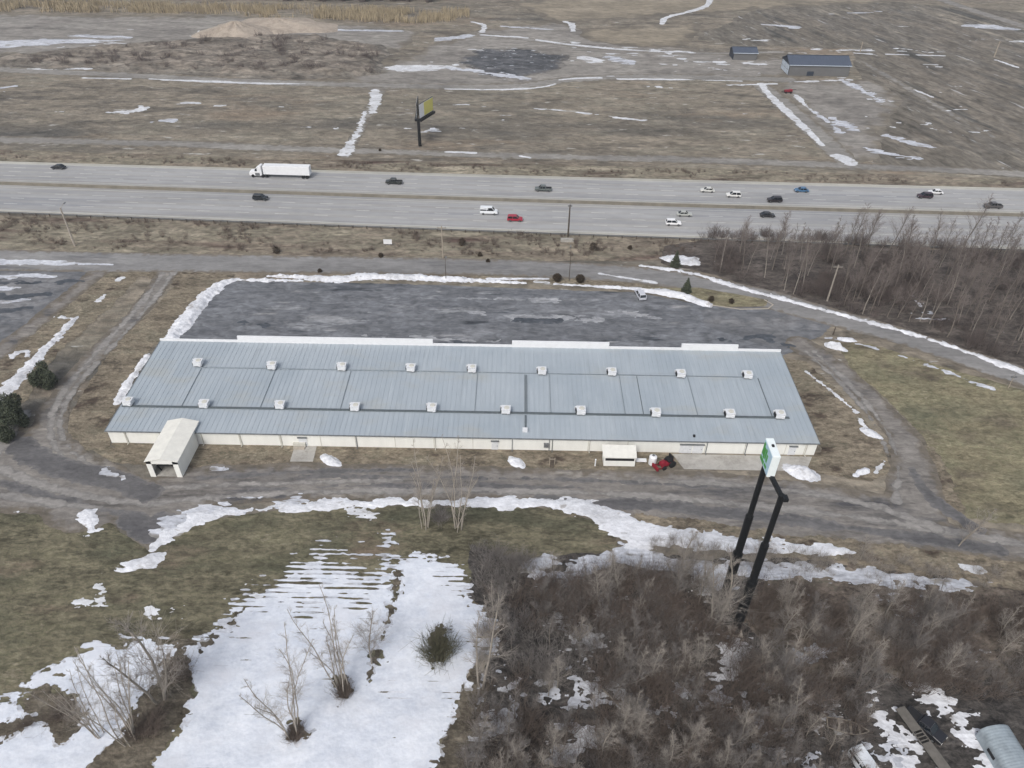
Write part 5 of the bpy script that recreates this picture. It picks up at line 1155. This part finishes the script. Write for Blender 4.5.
brush('undergrowth', rnd_in(W2v, 600, rs, (6, .1)), shr2, (1.6, 3.4), 'twig', 'grey leafless shrubs mixed through the lower right thicket', rs)
brush('undergrowth', rnd_in([(470, 540), (520, 556), (540, 566), (500, 600), (476, 590)], 60, rs), shr2, (1.4, 2.6), 'twig', 'grey shrubs at the top corner of the thicket beside the snow', rs)
brush('undergrowth', rnd_in(Wood1, 420, rs, (10, .2)), shr, (2, 4.5), 'twig_dark', 'dark leafless undergrowth in the wood beside the highway', rs)
brush('undergrowth', rnd_in([(640, 534), (700, 540), (860, 556), (1000, 572), (1000, 590), (860, 580), (700, 566), (640, 560)], 130, rs), shr2, (.8, 2.2), 'twig_pale', 'sparse pale weeds along the snowy lane edge', rs)
brush('undergrowth', rnd_in([(0, 216), (350, 228), (700, 241), (700, 258), (350, 254), (0, 250)], 420, rs, (6, .1)), shr, (.6, 1.6), 'twig_red', 'dry brown weeds on the verge between highway and frontage road', rs)
brush('undergrowth', rnd_in([(0, 152), (350, 162), (700, 170), (1020, 182), (1020, 188), (700, 179), (350, 170), (0, 160)], 260, rs, (6, .1)), shr, (.6, 1.4), 'twig_red', 'dry brown weeds on the verge beyond the highway', rs)
brush('undergrowth', rnd_in([(0, 62), (150, 46), (300, 36), (390, 50), (370, 74), (200, 72), (0, 64)], 150, rs), [s_*np.array([1]*6+[2, 2]) for s_ in shr], (2, 4), 'twig_dark', 'low dark scrub on the far brush bank', rs)
brush('undergrowth', rnd_in([(700, 232), (960, 246), (960, 252), (700, 240)], 90, rs), shr, (1.5, 3.5), 'twig_dark', 'thin scrub along the guardrail at the wood edge', rs)
def shrub_at(px, h, mat, label, n=3, seed=0, name='bush', wdt=1.0, protos=None):
    x, y = G(*px); r2 = np.random.RandomState(seed+5); A = []
    for i in range(n):
        S = (protos or shr2)[r2.randint(6)].copy(); s = h*r2.uniform(.7, 1); a = r2.uniform(0, 6.28); rr_ = r2.uniform(0, .4)*h*wdt if i else 0
        S[:, [0, 1, 3, 4]] *= s*wdt; S[:, [2, 5]] *= s; S[:, 6:8] *= max(1, h*.8); S[:, [0, 3]] += rr_*math.cos(a); S[:, [1, 4]] += rr_*math.sin(a); A.append(S)
    V, Q = segs_mesh(np.concatenate(A), 3); o = link(name, mesh_np(name, V, Q, M[mat])); o.location = (x, y, .08); return tag(o, label, 'bush')
M['twig_olive'] = plain('olive_twigs', (86, 84, 66), .95, var=.3, size=1)
shrub_at((438, 655), 4.6, 'twig_olive', 'round dark twiggy bush standing alone in the snow near the thicket', 9, 1)
shrub_at((296, 738), 2.2, 'twig_red', 'dark low bush at the foot of the multi-stemmed tree in open snow', 8, 2)
shrub_at((345, 696), 2.4, 'twig_red', 'dark low bush at the foot of the upper multi-stemmed tree', 8, 3)
shrub_at((64, 716), 2.0, 'twig_red', 'brown low bush on the snow near the left edge', 8, 4, wdt=1.6)
shrub_at((150, 728), 3.0, 'twig_red', 'large brown bush on the diagonal verge, lower part', 9, 5, wdt=1.5)
shrub_at((178, 676), 2.6, 'twig_red', 'brown bush on the diagonal verge, upper part', 8, 6, wdt=1.2)
shrub_at((24, 726), 1.4, 'twig_red', 'small brown bush at the bottom left corner of the snow', 5, 7, wdt=1.6)
shrub_at((440, 520), 2.2, 'twig', 'grey bush between the pair of bare trees at the lane edge', 7, 8, wdt=1.4)
# evergreens: needle clumps
def evergreen(name, px, h, rad, shape, mat, label, seed, cat='tree', n=2600, leaf=.16):
    x, y = G(*px); r2 = np.random.RandomState(seed); e = empty(name, (x, y, .05), 0, label, cat)
    MB().tube((0, 0, 0), (0, 0, h*.85), max(.06, h*.025), .03, 7).build('trunk', M['bark_dark'], e)
    u = r2.uniform(0, 1, n); a = r2.uniform(0, 6.28, n)
    if shape == 'cone': z = h*(.08+.92*u**1.3); rr_ = rad*(1-z/h*.97)*(.75+.35*np.sin(a*5+z*4))
    elif shape == 'ball': ph = np.arccos(r2.uniform(-.9, 1, n)); z = h*.5*(1+np.cos(ph)); rr_ = rad*np.sin(ph)*(1+.08*np.sin(a*3))
    elif shape == 'lobed':
        nb = 11; k_ = r2.randint(0, nb, n); ba = r2.uniform(0, 6.28, nb); bd = rad*r2.uniform(.1, .72, nb); bz = h*r2.uniform(.25, .72, nb); br = rad*r2.uniform(.28, .5, nb)
        v = r2.normal(0, 1, (n, 3)); v /= np.linalg.norm(v, axis=1, keepdims=True); v *= (r2.uniform(.3, 1.05, n)**.5)[:, None]*br[k_][:, None]
        X_ = bd[k_]*np.cos(ba[k_])+v[:, 0]; Y_ = bd[k_]*np.sin(ba[k_])+v[:, 1]; z = np.clip(bz[k_]+v[:, 2]*1.25, .05, None); a = np.arctan2(Y_, X_); rr_ = np.hypot(X_, Y_)
    else: z = h*(.05+.95*u); rr_ = rad*np.sqrt(np.clip(1-((z/h-.35)/.68)**2, 0.02, 1))*(1+.2*np.sin(a*3+seed)+.12*np.sin(a*7+z*2)+.16*np.sin(a*13+z*5))
    if shape != 'lobed': rr_ = rr_*r2.uniform(.2, 1.12, n)**.6; z = z+r2.normal(0, .04*h, n)
    c_ = np.stack([rr_*np.cos(a), rr_*np.sin(a), z], 1)
    d1 = r2.normal(0, 1, (n, 3)); d1 /= np.linalg.norm(d1, axis=1, keepdims=True); d2 = np.cross(d1, r2.normal(0, 1, (n, 3))); d2 /= np.linalg.norm(d2, axis=1, keepdims=True)
    s = leaf*r2.uniform(.6, 1.4, (n, 1))
    V = np.stack([c_-d1*s-d2*s*.4, c_+d1*s-d2*s*.4, c_+d1*s+d2*s*.4, c_-d1*s+d2*s*.4], 1).reshape(-1, 3); Q = np.arange(4*n).reshape(n, 4)
    link('foliage', mesh_np('foliage', V, Q, M[mat]), e); return e
evergreen('evergreen', (15, 424), 6.0, 4.3, 'lobed', 'needle', 'larger broad dark evergreen beside the snow strip at the left edge', 1, n=9000)
evergreen('evergreen', (46, 386), 4.8, 3.4, 'lobed', 'needle', 'smaller dark evergreen just above the larger one at the left', 2, n=6000)
evergreen('evergreen', (6, 440), 3.0, 2.0, 'lobed', 'needle', 'low dark evergreen at the left frame edge below the larger one', 9, n=3500)
evergreen('evergreen', (675, 267), 4.6, 1.7, 'cone', 'needle', 'dark conical evergreen beyond the frontage road at the wood edge', 3)
evergreen('evergreen', (686, 293), 4.2, 1.6, 'cone', 'needle', 'conical evergreen at the tip of the parking lot island', 4)
evergreen('round_shrub', (557, 281), 2.0, 1.15, 'ball', 'needle_brown', 'left of two round clipped dark shrubs behind the parking lot', 5, 'shrub', 2200, .1)
evergreen('round_shrub', (580, 282), 2.0, 1.15, 'ball', 'needle_brown', 'right of two round clipped dark shrubs behind the parking lot', 6, 'shrub', 2200, .1)
for i, (px_, h_, lb) in enumerate((((277, 253), 1.8, 'round dark bush on the verge behind the left part of the parking lot'), ((381, 257), 1.1, 'tiny dark bush below the white sign board'), ((462, 245), 2.0, 'dark bush on the verge right of the pale wooden pole'), ((593, 250), 2.2, 'dark upright bush on the verge right of the concrete plinth'), ((480, 256), 1.0, 'tiny dark bush at the frontage road edge'), ((488, 262), .9, 'smallest dark tuft beside the frontage road'), ((630, 249), 1.0, 'small dark tuft on the verge left of the snowy corner'), ((711, 301), 1.3, 'small olive shrub on the grassy island, left one'), ((731, 303), 1.2, 'small olive shrub on the grassy island, right one'), ((380, 151), .8, 'tiny dark tuft across the highway left of the billboard pole'), ((320, 272), .9, 'tiny dark tuft at the rear snow bank of the parking lot'))):
    evergreen('bush', px_, h_, h_*.55, 'mound', 'needle_brown', lb, 30+i, 'bush', 700, .1)
# reeds far away
rs2 = np.random.RandomState(9)
def reeds(px, n, hgt, label, mat='reed', wdt=.28):
    P = np.array(rnd_in(px, n, rs2, (14, .35))); m = len(P); h = rs2.uniform(.6, 1.1, m)*hgt; a = rs2.uniform(0, 3.14, m); w_ = wdt*rs2.uniform(.6, 1.5, m); lx = rs2.normal(0, .3, (m, 2))
    dx = np.cos(a)*w_/2; dy = np.sin(a)*w_/2
    V = np.stack([np.stack([P[:, 0]-dx, P[:, 1]-dy, np.zeros(m)], 1), np.stack([P[:, 0]+dx, P[:, 1]+dy, np.zeros(m)], 1), np.stack([P[:, 0]+dx*.5+lx[:, 0], P[:, 1]+dy*.5+lx[:, 1], h], 1), np.stack([P[:, 0]-dx*.5+lx[:, 0], P[:, 1]-dy*.5+lx[:, 1], h], 1)], 1).reshape(-1, 3)
    return tag(link('reed_bed', mesh_np('reed_bed', V, np.arange(4*m).reshape(m, 4), M[mat])), label, 'reeds', None, 'stuff')
reeds([(-40, 2), (200, 5), (330, 9), (470, 12), (470, 22), (420, 24), (300, 20), (200, 14), (-40, 12)], 9000, 3.4, 'pale dry reed bed beyond the sand piles at the top left')
reeds([(240, 8), (330, 10), (340, 22), (260, 20)], 700, 2.5, 'pale reeds right of the sand piles')
# far tree line
farp = [shrub_segs(np.random.RandomState(300+i), 1.0, 34, .03, .5) for i in range(5)]
brush('tree_line', rnd_in([(180, 0), (460, 3), (460, -14), (180, -16)], 260, rs2), farp, (6, 9), 'twig_dark', 'far dark tree line beyond the reed bed at the top', rs2, 'tree line')
brush('tree_line', rnd_in([(-300, -18), (1400, -8), (1400, -40), (-300, -46)], 600, rs2), farp, (9, 13), 'twig_dark', 'far leafless woods beyond the fields', rs2, 'tree line')

# ---------------------------------------------------------------- haze
hm = bpy.data.materials.new('air_haze'); hm.use_nodes = True; hn = hm.node_tree; hn.nodes.remove(hn.nodes['Principled BSDF'])
pv = hn.nodes.new('ShaderNodeVolumePrincipled'); pv.inputs['Color'].default_value = (.86, .9, .95, 1); pv.inputs['Density'].default_value = .0002; pv.inputs['Anisotropy'].default_value = .2
hn.links.new(pv.outputs[0], hn.nodes['Material Output'].inputs['Volume'])
hb_ = MB().box((0, 2200, 51), (6200, 6200, 104)).build('haze', hm); hb_['kind'] = 'stuff'; hb_['label'] = 'thin pale winter haze over the fields'
